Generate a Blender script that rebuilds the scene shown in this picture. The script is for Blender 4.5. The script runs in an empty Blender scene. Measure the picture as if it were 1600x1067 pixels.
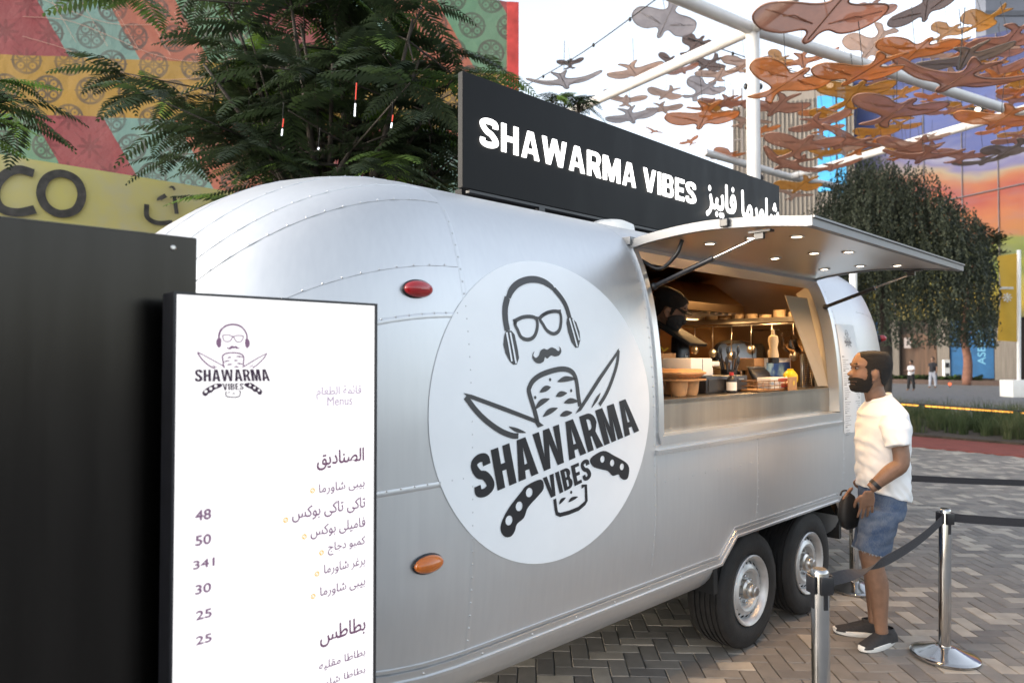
import bpy, bmesh, math, random
import numpy as np
from mathutils import Vector, Matrix, noise
sc = bpy.context.scene
random.seed(7); rng = np.random.default_rng(7)
V = Vector; R = math.radians; PI = math.pi

# ------------------------------------------------------------------ camera, world, sun, exposure
CH, FPX, HOR = 1.7, 1066.7, 558.0
PITCH = math.atan((HOR - 533.5) / FPX)
cd = bpy.data.cameras.new('camera'); cd.lens = 24.0; cd.sensor_width = 36.0
cd.clip_start = 0.05; cd.clip_end = 2000
cam = bpy.data.objects.new('camera', cd); sc.collection.objects.link(cam)
cam.location = (0, 0, CH); cam.rotation_euler = (PI / 2 + PITCH, 0, 0)
cd.dof.use_dof = True; cd.dof.focus_distance = 3.3; cd.dof.aperture_fstop = 2.8
sc.camera = cam
SUN_EL, SUN_AZ, SKY_SAT = R(12), R(258), .44      # azimuth measured from +Y towards +X
w = bpy.data.worlds.new('World'); sc.world = w; w.use_nodes = True
wt = w.node_tree; bg = wt.nodes['Background']
sky = wt.nodes.new('ShaderNodeTexSky'); sky.sky_type = 'NISHITA'; sky.sun_disc = False
sky.sun_elevation = SUN_EL; sky.sun_rotation = SUN_AZ; sky.air_density = 1.0; sky.dust_density = 3.0; sky.ozone_density = 1.5
hs_ = wt.nodes.new('ShaderNodeHueSaturation'); hs_.inputs['Saturation'].default_value = SKY_SAT; wt.links.new(sky.outputs[0], hs_.inputs['Color']); wt.links.new(hs_.outputs[0], bg.inputs[0]); bg.inputs[1].default_value = 0.15
sl = bpy.data.lights.new('sun', 'SUN'); sl.energy = 0.15; sl.angle = R(35); sl.color = (1.0, 0.86, 0.72)
so = bpy.data.objects.new('sun', sl); sc.collection.objects.link(so); so.location = (20, 20, 30)
sd = V((math.sin(SUN_AZ) * math.cos(SUN_EL), math.cos(SUN_AZ) * math.cos(SUN_EL), math.sin(SUN_EL)))
so.rotation_euler = sd.to_track_quat('Z', 'Y').to_euler()
sc.view_settings.view_transform = 'Standard'; sc.view_settings.look = 'None'
sc.view_settings.exposure = 2.17; sc.view_settings.gamma = 1.0
sc.cycles.max_bounces = 8; sc.cycles.transparent_max_bounces = 12
sc.cycles.sample_clamp_indirect = 4.0

# ------------------------------------------------------------------ pixel <-> place
def ray(px, py):
    x = (px - 800) / FPX; y = (533.5 - py) / FPX
    return V((x, math.cos(PITCH) - y * math.sin(PITCH), math.sin(PITCH) + y * math.cos(PITCH)))
def at(px, py, Y):
    d = ray(px, py); return V((0, 0, CH)) + d * (Y / d.y)
def gnd(px, py, z=0.0):
    d = ray(px, py); return V((0, 0, CH)) + d * ((z - CH) / d.z)
ANG = math.atan2(1067, 1150)              # heading of the trailer's long side
U = V((math.cos(ANG), math.sin(ANG), 0)); N = V((-math.sin(ANG), math.cos(ANG), 0))
D0 = 1.93                                 # distance from the lens to the trailer's side
TF = Matrix.Translation(N * D0) @ Matrix.Rotation(ANG, 4, 'Z')   # trailer frame: x along, y into it, z up
def onplane(px, py, D):                   # a point of the vertical plane parallel to the trailer, D away -> (s, z)
    d = ray(px, py); k = D / d.dot(N); p = V((0, 0, CH)) + d * k
    return p.dot(U), p.z

# ------------------------------------------------------------------ objects
WM = {}
col = sc.collection
def tag(o, label=None, cat=None, group=None, kind=None):
    if label: o['label'] = label
    if cat: o['category'] = cat
    if group: o['group'] = group
    if kind: o['kind'] = kind
    return o
def thing(name, label, cat, loc=(0, 0, 0), rot=0.0, group=None, frame=None):
    o = bpy.data.objects.new(name, None); col.objects.link(o); o.empty_display_size = 0.2
    m = Matrix.Translation(V(loc)) @ Matrix.Rotation(rot, 4, 'Z')
    if frame is not None: m = frame @ m
    o.location = m.to_translation(); o.rotation_euler = m.to_euler()
    WM[o.name] = m; return tag(o, label, cat, group)
def make(name, bm, mats, parent=None, frame=None, smooth=False, label=None, cat=None, group=None, kind=None, attr=None, angle=None):
    me = bpy.data.meshes.new(name)
    if isinstance(bm, tuple): me.from_pydata([tuple(v) for v in bm[0]], [], bm[1])
    elif isinstance(bm, bpy.types.Mesh): me = bm; me.name = name
    else: bm.normal_update(); bm.to_mesh(me); bm.free()
    M = frame.copy() if frame is not None else Matrix.Identity(4)
    o = bpy.data.objects.new(name, me); col.objects.link(o)
    if parent is not None:
        M = WM[parent.name].inverted() @ M; o.parent = parent; WM[o.name] = WM[parent.name]
    me.transform(M)
    if parent is None:
        co = np.empty(len(me.vertices) * 3); me.vertices.foreach_get('co', co); co = co.reshape(-1, 3)
        b = (co.min(0) + co.max(0)) / 2; b[2] = co[:, 2].min()
        me.transform(Matrix.Translation(-V(b))); o.location = b; WM[o.name] = Matrix.Translation(V(b))
    for m in (mats if isinstance(mats, (list, tuple)) else [mats]): me.materials.append(m)
    if attr is not None:
        a = me.attributes.new('rnd', 'FLOAT', 'FACE'); a.data.foreach_set('value', np.asarray(attr, dtype=np.float32))
    if smooth:
        me.polygons.foreach_set('use_smooth', [True] * len(me.polygons))
        if angle: me.set_sharp_from_angle(angle=R(angle))
    me.update()
    return tag(o, label, cat, group, kind)
def copy_tree(o, loc=None, rotz=None, label=None):
    c = o.copy(); col.objects.link(c)
    if loc is not None: c.location = loc
    if rotz is not None: c.rotation_euler[2] = rotz
    if label: c['label'] = label
    WM[c.name] = Matrix.Translation(c.location) @ c.rotation_euler.to_matrix().to_4x4()
    for ch in list(o.children):
        d = ch.copy(); col.objects.link(d); d.parent = c
        for g in list(ch.children):
            e = g.copy(); col.objects.link(e); e.parent = d
    return c

# ------------------------------------------------------------------ shapes
def NB(): return bmesh.new()
def box(bm, x0, x1, y0, y1, z0, z1, mi=0, bev=0.0):
    t = bmesh.new()
    bmesh.ops.create_cube(t, size=1, matrix=Matrix.Translation(((x0 + x1) / 2, (y0 + y1) / 2, (z0 + z1) / 2)) @ Matrix.Diagonal((abs(x1 - x0), abs(y1 - y0), abs(z1 - z0), 1)))
    if bev: bmesh.ops.bevel(t, geom=t.edges[:], offset=bev, segments=2, affect='EDGES', profile=0.5)
    for f in t.faces: f.material_index = mi
    merge(bm, t); return bm
def merge(bm, t, M=None):
    me = bpy.data.meshes.new('tmp'); t.to_mesh(me); t.free()
    if M is not None: me.transform(M)
    bm.from_mesh(me); bpy.data.meshes.remove(me); return bm
def loft(bm, rings, close=True, caps=True, mi=0):
    vs = [[bm.verts.new(p) for p in r] for r in rings]; n = len(vs[0])
    for a, b in zip(vs[:-1], vs[1:]):
        for i in range(n if close else n - 1):
            j = (i + 1) % n; f = bm.faces.new((a[i], a[j], b[j], b[i])); f.material_index = mi
    if caps and close:
        for r in (list(reversed(vs[0])), vs[-1]):
            f = bm.faces.new(r); f.material_index = mi
    return bm
def tube(bm, pts, r, seg=10, caps=True, mi=0, flat=1.0):
    pts = [V(p) for p in pts]; n = len(pts)
    rs = r if isinstance(r, (list, tuple)) else [r] * n
    rings = []; up = None
    for i, p in enumerate(pts):
        t = (pts[min(i + 1, n - 1)] - pts[max(i - 1, 0)]).normalized()
        if up is None:
            up = V((0, 0, 1)) if abs(t.z) < 0.9 else V((1, 0, 0))
        a = t.cross(up).normalized(); up = a.cross(t).normalized()
        rings.append([p + (a * math.cos(2 * PI * k / seg) + up * math.sin(2 * PI * k / seg) * flat) * rs[i] for k in range(seg)])
    return loft(bm, rings, True, caps, mi)
def lathe(bm, prof, seg=24, M=None, mi=0, caps=True):
    t = bmesh.new()
    loft(t, [[V((r * math.cos(2 * PI * k / seg), r * math.sin(2 * PI * k / seg), z)) for k in range(seg)] for r, z in prof], True, caps, mi)
    return merge(bm, t, M)
def ell(bm, c, rx, ry, rz, seg=16, rot=None, mi=0):
    t = bmesh.new(); bmesh.ops.create_uvsphere(t, u_segments=seg, v_segments=max(6, seg // 2), radius=1)
    for f in t.faces: f.material_index = mi
    M = Matrix.Translation(V(c)) @ (rot if rot is not None else Matrix.Identity(4)) @ Matrix.Diagonal((rx, ry, rz, 1))
    return merge(bm, t, M)
def ering(c, a, b, n=24, e=2.0):
    out = []
    for k in range(n):
        t = 2 * PI * k / n; ct, s = math.cos(t), math.sin(t)
        out.append(V(c) + V(a) * math.copysign(abs(ct) ** (2 / e), ct) + V(b) * math.copysign(abs(s) ** (2 / e), s))
    return out
def cr(pts, sub=6, closed=False):         # Catmull-Rom through pts
    P = [np.array(p, float) for p in pts]; n = len(P); out = []
    for i in range(n if closed else n - 1):
        if closed: a, b, c, d = P[(i - 1) % n], P[i], P[(i + 1) % n], P[(i + 2) % n]
        else:
            b, c = P[i], P[i + 1]; a = P[i - 1] if i else 2 * b - c; d = P[i + 2] if i + 2 < n else 2 * c - b
        for k in range(sub):
            t = k / sub
            out.append(0.5 * ((2 * b) + (c - a) * t + (2 * a - 5 * b + 4 * c - d) * t * t + (3 * b - a - 3 * c + d) * t ** 3))
    if not closed: out.append(P[-1])
    return out
def fill(loops):                          # flat bmesh (xy) from an outer loop and holes
    t = bmesh.new(); es = []
    for lp in loops:
        vs = [t.verts.new((p[0], p[1], 0)) for p in lp]
        es += [t.edges.new((vs[i], vs[(i + 1) % len(vs)])) for i in range(len(vs))]
    bmesh.ops.triangle_fill(t, use_beauty=True, use_dissolve=False, edges=es, normal=(0, 0, 1))
    bmesh.ops.recalc_face_normals(t, faces=t.faces[:])
    if t.faces and sum(f.normal.z for f in t.faces) < 0: bmesh.ops.reverse_faces(t, faces=t.faces[:])
    return t
def extrude(t, d):
    r = bmesh.ops.extrude_face_region(t, geom=t.faces[:])
    bmesh.ops.translate(t, vec=(0, 0, d), verts=[v for v in r['geom'] if isinstance(v, bmesh.types.BMVert)])
    bmesh.ops.recalc_face_normals(t, faces=t.faces[:]); return t
def stroke(pts, w, closed=False):         # outline of a line of width w (list allowed) -> loops for fill
    P = [np.array(p[:2], float) for p in pts]; n = len(P)
    ws = w if isinstance(w, (list, tuple)) else [w] * n
    L, Rr = [], []
    for i in range(n):
        a = P[(i - 1) % n] if closed or i else P[i]; b = P[(i + 1) % n] if closed or i < n - 1 else P[i]
        t = b - a; t = t / (np.linalg.norm(t) + 1e-9); nn = np.array([-t[1], t[0]]) * ws[i] / 2
        L.append(P[i] + nn); Rr.append(P[i] - nn)
    return [L, Rr] if closed else [L + Rr[::-1]]
def circ(cx, cy, r, n=20): return [(cx + r * math.cos(2 * PI * k / n), cy + r * math.sin(2 * PI * k / n)) for k in range(n)]
# block letters in a unit-high box: returns (width, list of loop lists)
def glyph(ch, w=0.5, sv=0.19, sh=0.16):
    h = 1.0; w0, w1 = sv, w - sv
    if ch == 'H': return w, [[[(0, 0), (sv, 0), (sv, .5 - sh / 2), (w1, .5 - sh / 2), (w1, 0), (w, 0), (w, 1), (w1, 1), (w1, .5 + sh / 2), (sv, .5 + sh / 2), (sv, 1), (0, 1)]]]
    if ch == 'I': return sv, [[[(0, 0), (sv, 0), (sv, 1), (0, 1)]]]
    if ch == 'E':
        w *= .86; return w, [[[(0, 0), (w, 0), (w, sh), (sv, sh), (sv, .5 - sh / 2), (w * .92, .5 - sh / 2), (w * .92, .5 + sh / 2), (sv, .5 + sh / 2), (sv, 1 - sh), (w, 1 - sh), (w, 1), (0, 1)]]]
    if ch in 'A':
        w *= 1.1; m = w / 2; k = sv * 1.02; b = .2; q = .2 + sh * .9
        f = lambda y: y * (m - k * .55)    # left outer edge x at y
        return w, [[[(0, 0), (k, 0), (k + f(b) * .55, b), (w - k - f(b) * .55, b), (w - k, 0), (w, 0), (m + k * .62, 1), (m - k * .62, 1)],
                    [(k + f(q) * .62, q), (w - k - f(q) * .62, q), (m, .8)]]]
    if ch == 'V':
        w *= 1.1; m = w / 2; k = sv * 1.02
        return w, [[[(0, 1), (k, 1), (m, .3), (w - k, 1), (w, 1), (m + k * .6, 0), (m - k * .6, 0)]]]
    if ch == 'W':
        w *= 1.62; k = sv * .98; q = w / 4
        return w, [[[(0, 1), (k, 1), (q + .005, .34), (w / 2 - k * .5, 1), (w / 2 + k * .5, 1), (w - q - .005, .34), (w - k, 1), (w, 1), (w - q + k * .5, 0), (w - q - k * .5, 0), (w / 2, .62), (q + k * .5, 0), (q - k * .5, 0)]]]
    if ch == 'M':
        w *= 1.36; k = sv * 1.3
        return w, [[[(0, 0), (sv, 0), (sv, .62), (w / 2 - sv * .42, 0), (w / 2 + sv * .42, 0), (w - sv, .62), (w - sv, 0), (w, 0), (w, 1), (w - k, 1), (w / 2, .42), (k, 1), (0, 1)]]]
    def rr(x0, x1, y0, y1, r):            # right-rounded bump
        o = [(x0, y0)] + [(x1 - r + r * math.sin(a), y0 + r - r * math.cos(a)) for a in np.linspace(0, PI / 2, 7)]
        return o + [(x1 - r + r * math.cos(a), y1 - r + r * math.sin(a)) for a in np.linspace(0, PI / 2, 7)] + [(x0, y1)]
    if ch == 'R':
        rb = min(w * .48, .27); c = rr(0, w, .42, 1, rb)
        out = [(0, 0), (sv, 0), (sv, .38), (sv + .05, .38), (w - sv * 1.05, 0), (w + .02, 0), (w - sv * .55, .46)] + c[7:]
        hl = rr(sv, w - sv * .95, .42 + sh * .8, 1 - sh * .85, min(.1, rb * .45))
        return w, [[out, hl]]
    if ch == 'B':
        rb = min(w * .46, .24); lo = rr(0, w, 0, .515, rb); up = rr(0, w * .96, .515, 1, rb)
        out = lo[:-4] + up[4:]; hr = min(.07, (w - 2 * sv) * .45)
        return w, [[out, rr(sv, w - sv, sh * .85, .515 - sh * .42, hr), rr(sv, w * .96 - sv, .515 + sh * .42, 1 - sh * .85, hr)]]
    if ch == 'S':
        a = sv * .5; b = sh * .5
        pts = cr([(a, .30), (a + .015, b + .05), (w / 2, b), (w - a - .01, b + .07), (w - a, .29), (w * .62, .47), (w * .36, .55), (a, .73), (a + .02, 1 - b - .06), (w / 2, 1 - b), (w - a - .02, 1 - b - .05), (w - a, .70)], 5)
        n = len(pts); ws = [sh + (sv - sh) * abs(math.sin(PI * 1.5 * i / n)) for i in range(n)]
        lp = stroke(pts, ws)[0]; n = len(pts)
        return w, [('strip', lp[:n], lp[n:][::-1])]
    return w, []
def word_bm(text, w, sv, sh, gap, space=.3):
    t = bmesh.new(); x = 0
    for ch in text:
        if ch == ' ': x += space; continue
        gw, shapes = glyph(ch, w, sv, sh)
        for lp in shapes:
            if lp[0] == 'strip':
                q = bmesh.new(); a = [q.verts.new((p[0], p[1], 0)) for p in lp[2]]; b_ = [q.verts.new((p[0], p[1], 0)) for p in lp[1]]
                for i in range(len(a) - 1): q.faces.new((a[i], a[i + 1], b_[i + 1], b_[i]))
                q.normal_update()
                if sum(f.normal.z for f in q.faces) < 0: bmesh.ops.reverse_faces(q, faces=q.faces[:])
            else: q = fill(lp)
            merge(t, q, Matrix.Translation((x, 0, 0)))
        x += gw + gap
    return t, x - gap
AR = {'ا': (0xFE8D, 0xFE8E, 0, 0), 'أ': (0xFE83, 0xFE84, 0, 0), 'ب': (0xFE8F, 0xFE90, 0xFE91, 0xFE92), 'ة': (0xFE93, 0xFE94, 0, 0), 'ت': (0xFE95, 0xFE96, 0xFE97, 0xFE98), 'ئ': (0xFE89, 0xFE8A, 0xFE8B, 0xFE8C),
      'ج': (0xFE9D, 0xFE9E, 0xFE9F, 0xFEA0), 'د': (0xFEA9, 0xFEAA, 0, 0), 'ر': (0xFEAD, 0xFEAE, 0, 0), 'ز': (0xFEAF, 0xFEB0, 0, 0), 'س': (0xFEB1, 0xFEB2, 0xFEB3, 0xFEB4),
      'ش': (0xFEB5, 0xFEB6, 0xFEB7, 0xFEB8), 'ص': (0xFEB9, 0xFEBA, 0xFEBB, 0xFEBC), 'ط': (0xFEC1, 0xFEC2, 0xFEC3, 0xFEC4), 'ع': (0xFEC9, 0xFECA, 0xFECB, 0xFECC), 'غ': (0xFECD, 0xFECE, 0xFECF, 0xFED0),
      'ف': (0xFED1, 0xFED2, 0xFED3, 0xFED4), 'ق': (0xFED5, 0xFED6, 0xFED7, 0xFED8), 'ك': (0xFED9, 0xFEDA, 0xFEDB, 0xFEDC), 'ل': (0xFEDD, 0xFEDE, 0xFEDF, 0xFEE0), 'م': (0xFEE1, 0xFEE2, 0xFEE3, 0xFEE4),
      'ن': (0xFEE5, 0xFEE6, 0xFEE7, 0xFEE8), 'ه': (0xFEE9, 0xFEEA, 0xFEEB, 0xFEEC), 'و': (0xFEED, 0xFEEE, 0, 0), 'ى': (0xFEEF, 0xFEF0, 0, 0), 'ي': (0xFEF1, 0xFEF2, 0xFEF3, 0xFEF4)}
def arabic(s):
    out = []
    for i, c in enumerate(s):
        if c not in AR: out.append(c); continue
        p = i > 0 and s[i - 1] in AR and AR[s[i - 1]][2]; f = AR[c]
        n = i < len(s) - 1 and s[i + 1] in AR and f[2]
        out.append(chr(f[3] if p and n else f[1] if p else f[2] if n else f[0]))
    return ''.join(reversed(out))
def font_bm(s, offset=0.0):               # flat letters of the built-in font as a bmesh, with its bounds
    c = bpy.data.curves.new('txt', 'FONT'); c.body = s; c.offset = offset; c.resolution_u = 4
    o = bpy.data.objects.new('txt', c); me = bpy.data.meshes.new_from_object(o)
    bpy.data.objects.remove(o); bpy.data.curves.remove(c)
    t = bmesh.new(); t.from_mesh(me); bpy.data.meshes.remove(me)
    xs = [v.co.x for v in t.verts]; ys = [v.co.y for v in t.verts]
    return t, (min(xs), max(xs), min(ys), max(ys))
def text_fit(bm, s, x0, x1, y0, y1, offset=0.0, M=None, rot=0):   # letters stretched into a box of the xy plane
    bold = offset * (y1 - y0)
    if offset:                            # heavier letters: shifted copies laid a hair apart
        for k, (dx, dy) in enumerate(((-1, 0), (1, 0), (0, 1), (0, -1), (.7, .7), (-.7, -.7))):
            text_fit(bm, s, x0 + dx * bold, x1 + dx * bold, y0 + dy * bold, y1 + dy * bold, 0, (M if M is not None else Matrix.Identity(4)) @ Matrix.Translation((0, 0, .00012 * (k + 1))))
    t, (a, b, c, d) = font_bm(s, 0)
    S = Matrix.Translation((x0, y0, 0)) @ Matrix.Diagonal(((x1 - x0) / (b - a), (y1 - y0) / (d - c), 1, 1)) @ Matrix.Translation((-a, -c, 0))
    return merge(bm, t, (M if M is not None else Matrix.Identity(4)) @ S)
XZ = Matrix(((1, 0, 0, 0), (0, 0, -1, 0), (0, 1, 0, 0), (0, 0, 0, 1)))     # xy drawing -> upright x,z facing -y

# ------------------------------------------------------------------ materials
class E:
    def __init__(s, t, o): s.t = t; s.o = o
    def m(s, op, *a):
        n = s.t.nodes.new('ShaderNodeMath'); n.operation = op
        for i, x in enumerate((s,) + a):
            if isinstance(x, E): s.t.links.new(x.o, n.inputs[i])
            else: n.inputs[i].default_value = x
        return E(s.t, n.outputs[0])
    def __add__(s, o): return s.m('ADD', o)
    def __sub__(s, o): return s.m('SUBTRACT', o)
    def __mul__(s, o): return s.m('MULTIPLY', o)
    def __truediv__(s, o): return s.m('DIVIDE', o)
    def floor(s): return s.m('FLOOR')
    def fract(s): return s.m('FRACT')
    def abs(s): return s.m('ABSOLUTE')
    def lt(s, o): return s.m('LESS_THAN', o)
    def gt(s, o): return s.m('GREATER_THAN', o)
    def mod(s, o): return s.m('FLOORED_MODULO', o)
    def sqrt(s): return s.m('SQRT')
    def cos(s): return s.m('COSINE')
    def step(s, a, b): return s.m('SUBTRACT', a).m('DIVIDE', b - a).clamp()
    def clamp(s):
        r = s.m('MAXIMUM', 0.0); return r.m('MINIMUM', 1.0)
def rgba(c): return (c[0], c[1], c[2], 1.0)
def mixc(t, f, a, b):
    n = t.nodes.new('ShaderNodeMix'); n.data_type = 'RGBA'
    for i, x in ((0, f), (6, a), (7, b)):
        if isinstance(x, E): t.links.new(x.o, n.inputs[i])
        elif isinstance(x, (tuple, list)): n.inputs[i].default_value = rgba(x)
        else: n.inputs[i].default_value = x
    return E(t, n.outputs[2])
def coords(t, out='Object'):
    n = t.nodes.new('ShaderNodeTexCoord'); s = t.nodes.new('ShaderNodeSeparateXYZ'); t.links.new(n.outputs[out], s.inputs[0])
    return E(t, n.outputs[out]), E(t, s.outputs[0]), E(t, s.outputs[1]), E(t, s.outputs[2])
def noi(t, vec, scale, detail=3, stretch=None, rough=.55):
    if stretch:
        mp = t.nodes.new('ShaderNodeMapping'); mp.inputs['Scale'].default_value = stretch; t.links.new(vec.o, mp.inputs[0]); vec = E(t, mp.outputs[0])
    n = t.nodes.new('ShaderNodeTexNoise'); n.inputs['Scale'].default_value = scale; n.inputs['Detail'].default_value = detail; n.inputs['Roughness'].default_value = rough
    t.links.new(vec.o, n.inputs['Vector']); return E(t, n.outputs['Fac'])
def bsdf(name):
    m = bpy.data.materials.new(name); m.use_nodes = True; return m, m.node_tree, m.node_tree.nodes['Principled BSDF']
def setc(t, b, sock, x):
    if isinstance(x, E): t.links.new(x.o, b.inputs[sock])
    else: b.inputs[sock].default_value = rgba(x) if isinstance(x, (tuple, list)) else x
def mat(name, c, rough=.5, metal=0.0, var=.12, scale=6, bump=0.0, bscale=40, stretch=None, spec=None, coat=0, trans=0, emit=None, es=0, alpha=None, rvar=.0, ior=None, sub=0):
    m, t, b = bsdf(name)
    v, x, y, z = coords(t); n = noi(t, v, scale, 4, stretch)
    lo = tuple(k * (1 - var) for k in c); hi = tuple(min(1, k * (1 + var)) for k in c)
    setc(t, b, 'Base Color', mixc(t, n.step(.3, .7), lo, hi) if var else c)
    setc(t, b, 'Roughness', (n - .5) * (rvar * 2) + rough if rvar else rough)
    b.inputs['Metallic'].default_value = metal
    if spec is not None: b.inputs['Specular IOR Level'].default_value = spec
    if coat: b.inputs['Coat Weight'].default_value = coat; b.inputs['Coat Roughness'].default_value = .08
    if trans: b.inputs['Transmission Weight'].default_value = trans
    if ior: b.inputs['IOR'].default_value = ior
    if alpha is not None: b.inputs['Alpha'].default_value = alpha
    if sub: b.inputs['Subsurface Weight'].default_value = sub; b.inputs['Subsurface Radius'].default_value = (.012, .005, .003); b.inputs['Subsurface Scale'].default_value = 1
    if emit: b.inputs['Emission Color'].default_value = rgba(emit); b.inputs['Emission Strength'].default_value = es
    if bump:
        bn = t.nodes.new('ShaderNodeBump'); bn.inputs['Strength'].default_value = bump; bn.inputs['Distance'].default_value = .01
        t.links.new(noi(t, v, bscale, 4, stretch).o, bn.inputs['Height']); t.links.new(bn.outputs[0], b.inputs['Normal'])
    return m
def attr_mat(name, stops, rough=.7, noise_amt=.25, scale=30, bump=.3, spec=.3, transl=0.0):
    m, t, b = bsdf(name)
    a = t.nodes.new('ShaderNodeAttribute'); a.attribute_name = 'rnd'
    rp = t.nodes.new('ShaderNodeValToRGB'); e = rp.color_ramp.elements
    while len(e) < len(stops): e.new(.5)
    for i, (p, c) in enumerate(stops): e[i].position = p; e[i].color = rgba(c)
    t.links.new(a.outputs['Fac'], rp.inputs[0])
    v, x, y, z = coords(t); n = noi(t, v, scale, 5)
    cc = E(t, rp.outputs[0])
    hs = t.nodes.new('ShaderNodeHueSaturation'); t.links.new(cc.o, hs.inputs['Color']); t.links.new(((n - .5) * (noise_amt * 2) + 1.0).o, hs.inputs['Value'])
    t.links.new(hs.outputs[0], b.inputs['Base Color']); b.inputs['Roughness'].default_value = rough; b.inputs['Specular IOR Level'].default_value = spec
    if bump:
        bn = t.nodes.new('ShaderNodeBump'); bn.inputs['Strength'].default_value = bump; bn.inputs['Distance'].default_value = .004
        t.links.new(noi(t, v, scale * 6, 4).o, bn.inputs['Height']); t.links.new(bn.outputs[0], b.inputs['Normal'])
    if transl:
        tr = t.nodes.new('ShaderNodeBsdfTranslucent'); t.links.new(hs.outputs[0], tr.inputs[0])
        mx = t.nodes.new('ShaderNodeMixShader'); mx.inputs[0].default_value = transl
        t.links.new(b.outputs[0], mx.inputs[1]); t.links.new(tr.outputs[0], mx.inputs[2]); t.links.new(mx.outputs[0], t.nodes['Material Output'].inputs[0])
    return m
def glow(name, c, s):
    m = bpy.data.materials.new(name); m.use_nodes = True; t = m.node_tree; t.nodes.remove(t.nodes['Principled BSDF'])
    e = t.nodes.new('ShaderNodeEmission'); e.inputs[0].default_value = rgba(c); e.inputs[1].default_value = s
    t.links.new(e.outputs[0], t.nodes['Material Output'].inputs[0]); return m
WARM = (1.0, .58, .24)
m_black = mat('black_paint', (.012, .012, .015), .38, var=.2, scale=20)
m_rubber = mat('rubber', (.012, .011, .011), .75, var=.35, scale=14, bump=.25, bscale=90)
m_chrome = mat('polished_steel', (.48, .47, .46), .13, 1.0, var=.06, scale=12, rvar=.05)
m_steel = mat('brushed_steel', (.56, .54, .51), .30, 1.0, var=.05, scale=2, stretch=(1, 1, 9), rvar=.03)
m_alu = mat('aluminium_trim', (.60, .61, .62), .34, .95, var=.03, scale=3)
m_dark = mat('underside', (.015, .014, .014), .8, var=.3)
m_white = mat('white_plastic', (.78, .77, .74), .45, var=.03)
m_kraft = mat('kraft_card', (.36, .20, .09), .8, var=.15, scale=25, bump=.15)
m_ink = mat('printed_ink', (.014, .014, .02), .5, var=.1)
m_red = mat('red_lens', (.35, .008, .012), .18, var=.15, coat=.6)
m_amber = mat('amber_lens', (.55, .14, .015), .18, var=.15, coat=.6)
m_bulb = glow('lamp_glow', (1.0, .84, .62), 4.0)
# ------------------------------------------------------------------ the trailer (x = along, y = depth into it, z = up)
CTRL = [(.035, .59), (.0, .9), (0, 1.30), (.005, 1.55), (.03, 1.82), (.074, 2.04), (.155, 2.24), (.26, 2.345), (.42, 2.415), (.65, 2.475), (.95, 2.52), (1.2, 2.53)]
PR = [tuple(p) for p in cr(CTRL, 6)]
SUBR = 6; R_WB, R_WT = 2 * SUBR, 6 * SUBR
PROF = PR + [(2.4 - a, b) for a, b in PR[-2::-1]]
NR = len(PROF)
S0, SA, S1, SB, ZC = 1.58, 1.2, 5.4, 1.5, 1.0
W0, W1 = 2.76, 4.875                         # serving window
ARCH = [(3.35, .59), (3.48, .72), (4.86, .72), (4.98, .59)]
def arch_z(s):
    for (a, za), (b, zb) in zip(ARCH[:-1], ARCH[1:]):
        if a <= s <= b: return za + (zb - za) * (s - a) / (b - a)
    return .59
def prof_at(v):
    v = max(0, min(NR - 1.0001, v)); i = int(v); f = v - i
    return PROF[i][0] * (1 - f) + PROF[i + 1][0] * f, PROF[i][1] * (1 - f) + PROF[i + 1][1] * f
def cap_k(e, n): return max(0.0, 1 - e ** n) ** (1 / n)
def body(v, s, off=0.0):
    t, z = prof_at(v)
    kt = kz = 1
    if s < S0: e = min(1, (S0 - s) / SA); kt, kz = cap_k(e, 2.2), cap_k(e, 2.0)
    elif s > S1: e = min(1, (s - S1) / SB); kt, kz = cap_k(e, 2.1), cap_k(e, 2.1)
    p = V((s, 1.2 + (t - 1.2) * kt, ZC + (z - ZC) * kz))
    if off:
        p = p + bnorm(v, s) * off
    return p
def bnorm(v, s):
    d = .01
    a = body(v + .3, s) - body(v - .3, s) if .3 < v < NR - 1.4 else body(v + .02, s) - body(v, s)
    b = body(v, s + d) - body(v, s - d)
    n = b.cross(a); n.normalize()
    q = body(v, s) - V((s, 1.2, 1.4))
    return n if n.dot(q) > 0 else -n
def v_of_z(z):                              # near-side row number at height z
    for i in range(len(PR) - 1):
        if PR[i][1] <= z <= PR[i + 1][1]: return i + (z - PR[i][1]) / (PR[i + 1][1] - PR[i][1])
    return 0
def t_of_z(z): return prof_at(v_of_z(z))[0] if z > .59 else .035
def wall(px, py):                           # photo position -> (s, z) on the trailer's curved side
    t = 0
    for _ in range(8):
        s, z = onplane(px, py, D0 + t); t = t_of_z(z)
    return s, z
def wpt(s, z, off=.003): return body(v_of_z(z), s, off)
ST = [S0 - SA * math.sin(a) for a in np.linspace(PI / 2 * .985, 0, 26)][:-1]
mid = sorted(set([S0, W0, W1, 3.35, 3.48, 4.86, 4.98, S1] + [round(x, 3) for x in np.arange(1.75, 5.39, .15)]))
ST += [m for i, m in enumerate(mid) if i == 0 or m - mid[i - 1] > 1e-3]
ST += [S1 + SB * math.sin(a) for a in np.linspace(0, PI / 2 * .985, 26)][1:]
TRB = V((3.6, 1.2, 0))
trailer = thing('food_trailer', 'silver rounded food trailer with a big round logo and an open serving hatch', 'food trailer', TRB, 0, frame=TF)

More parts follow.
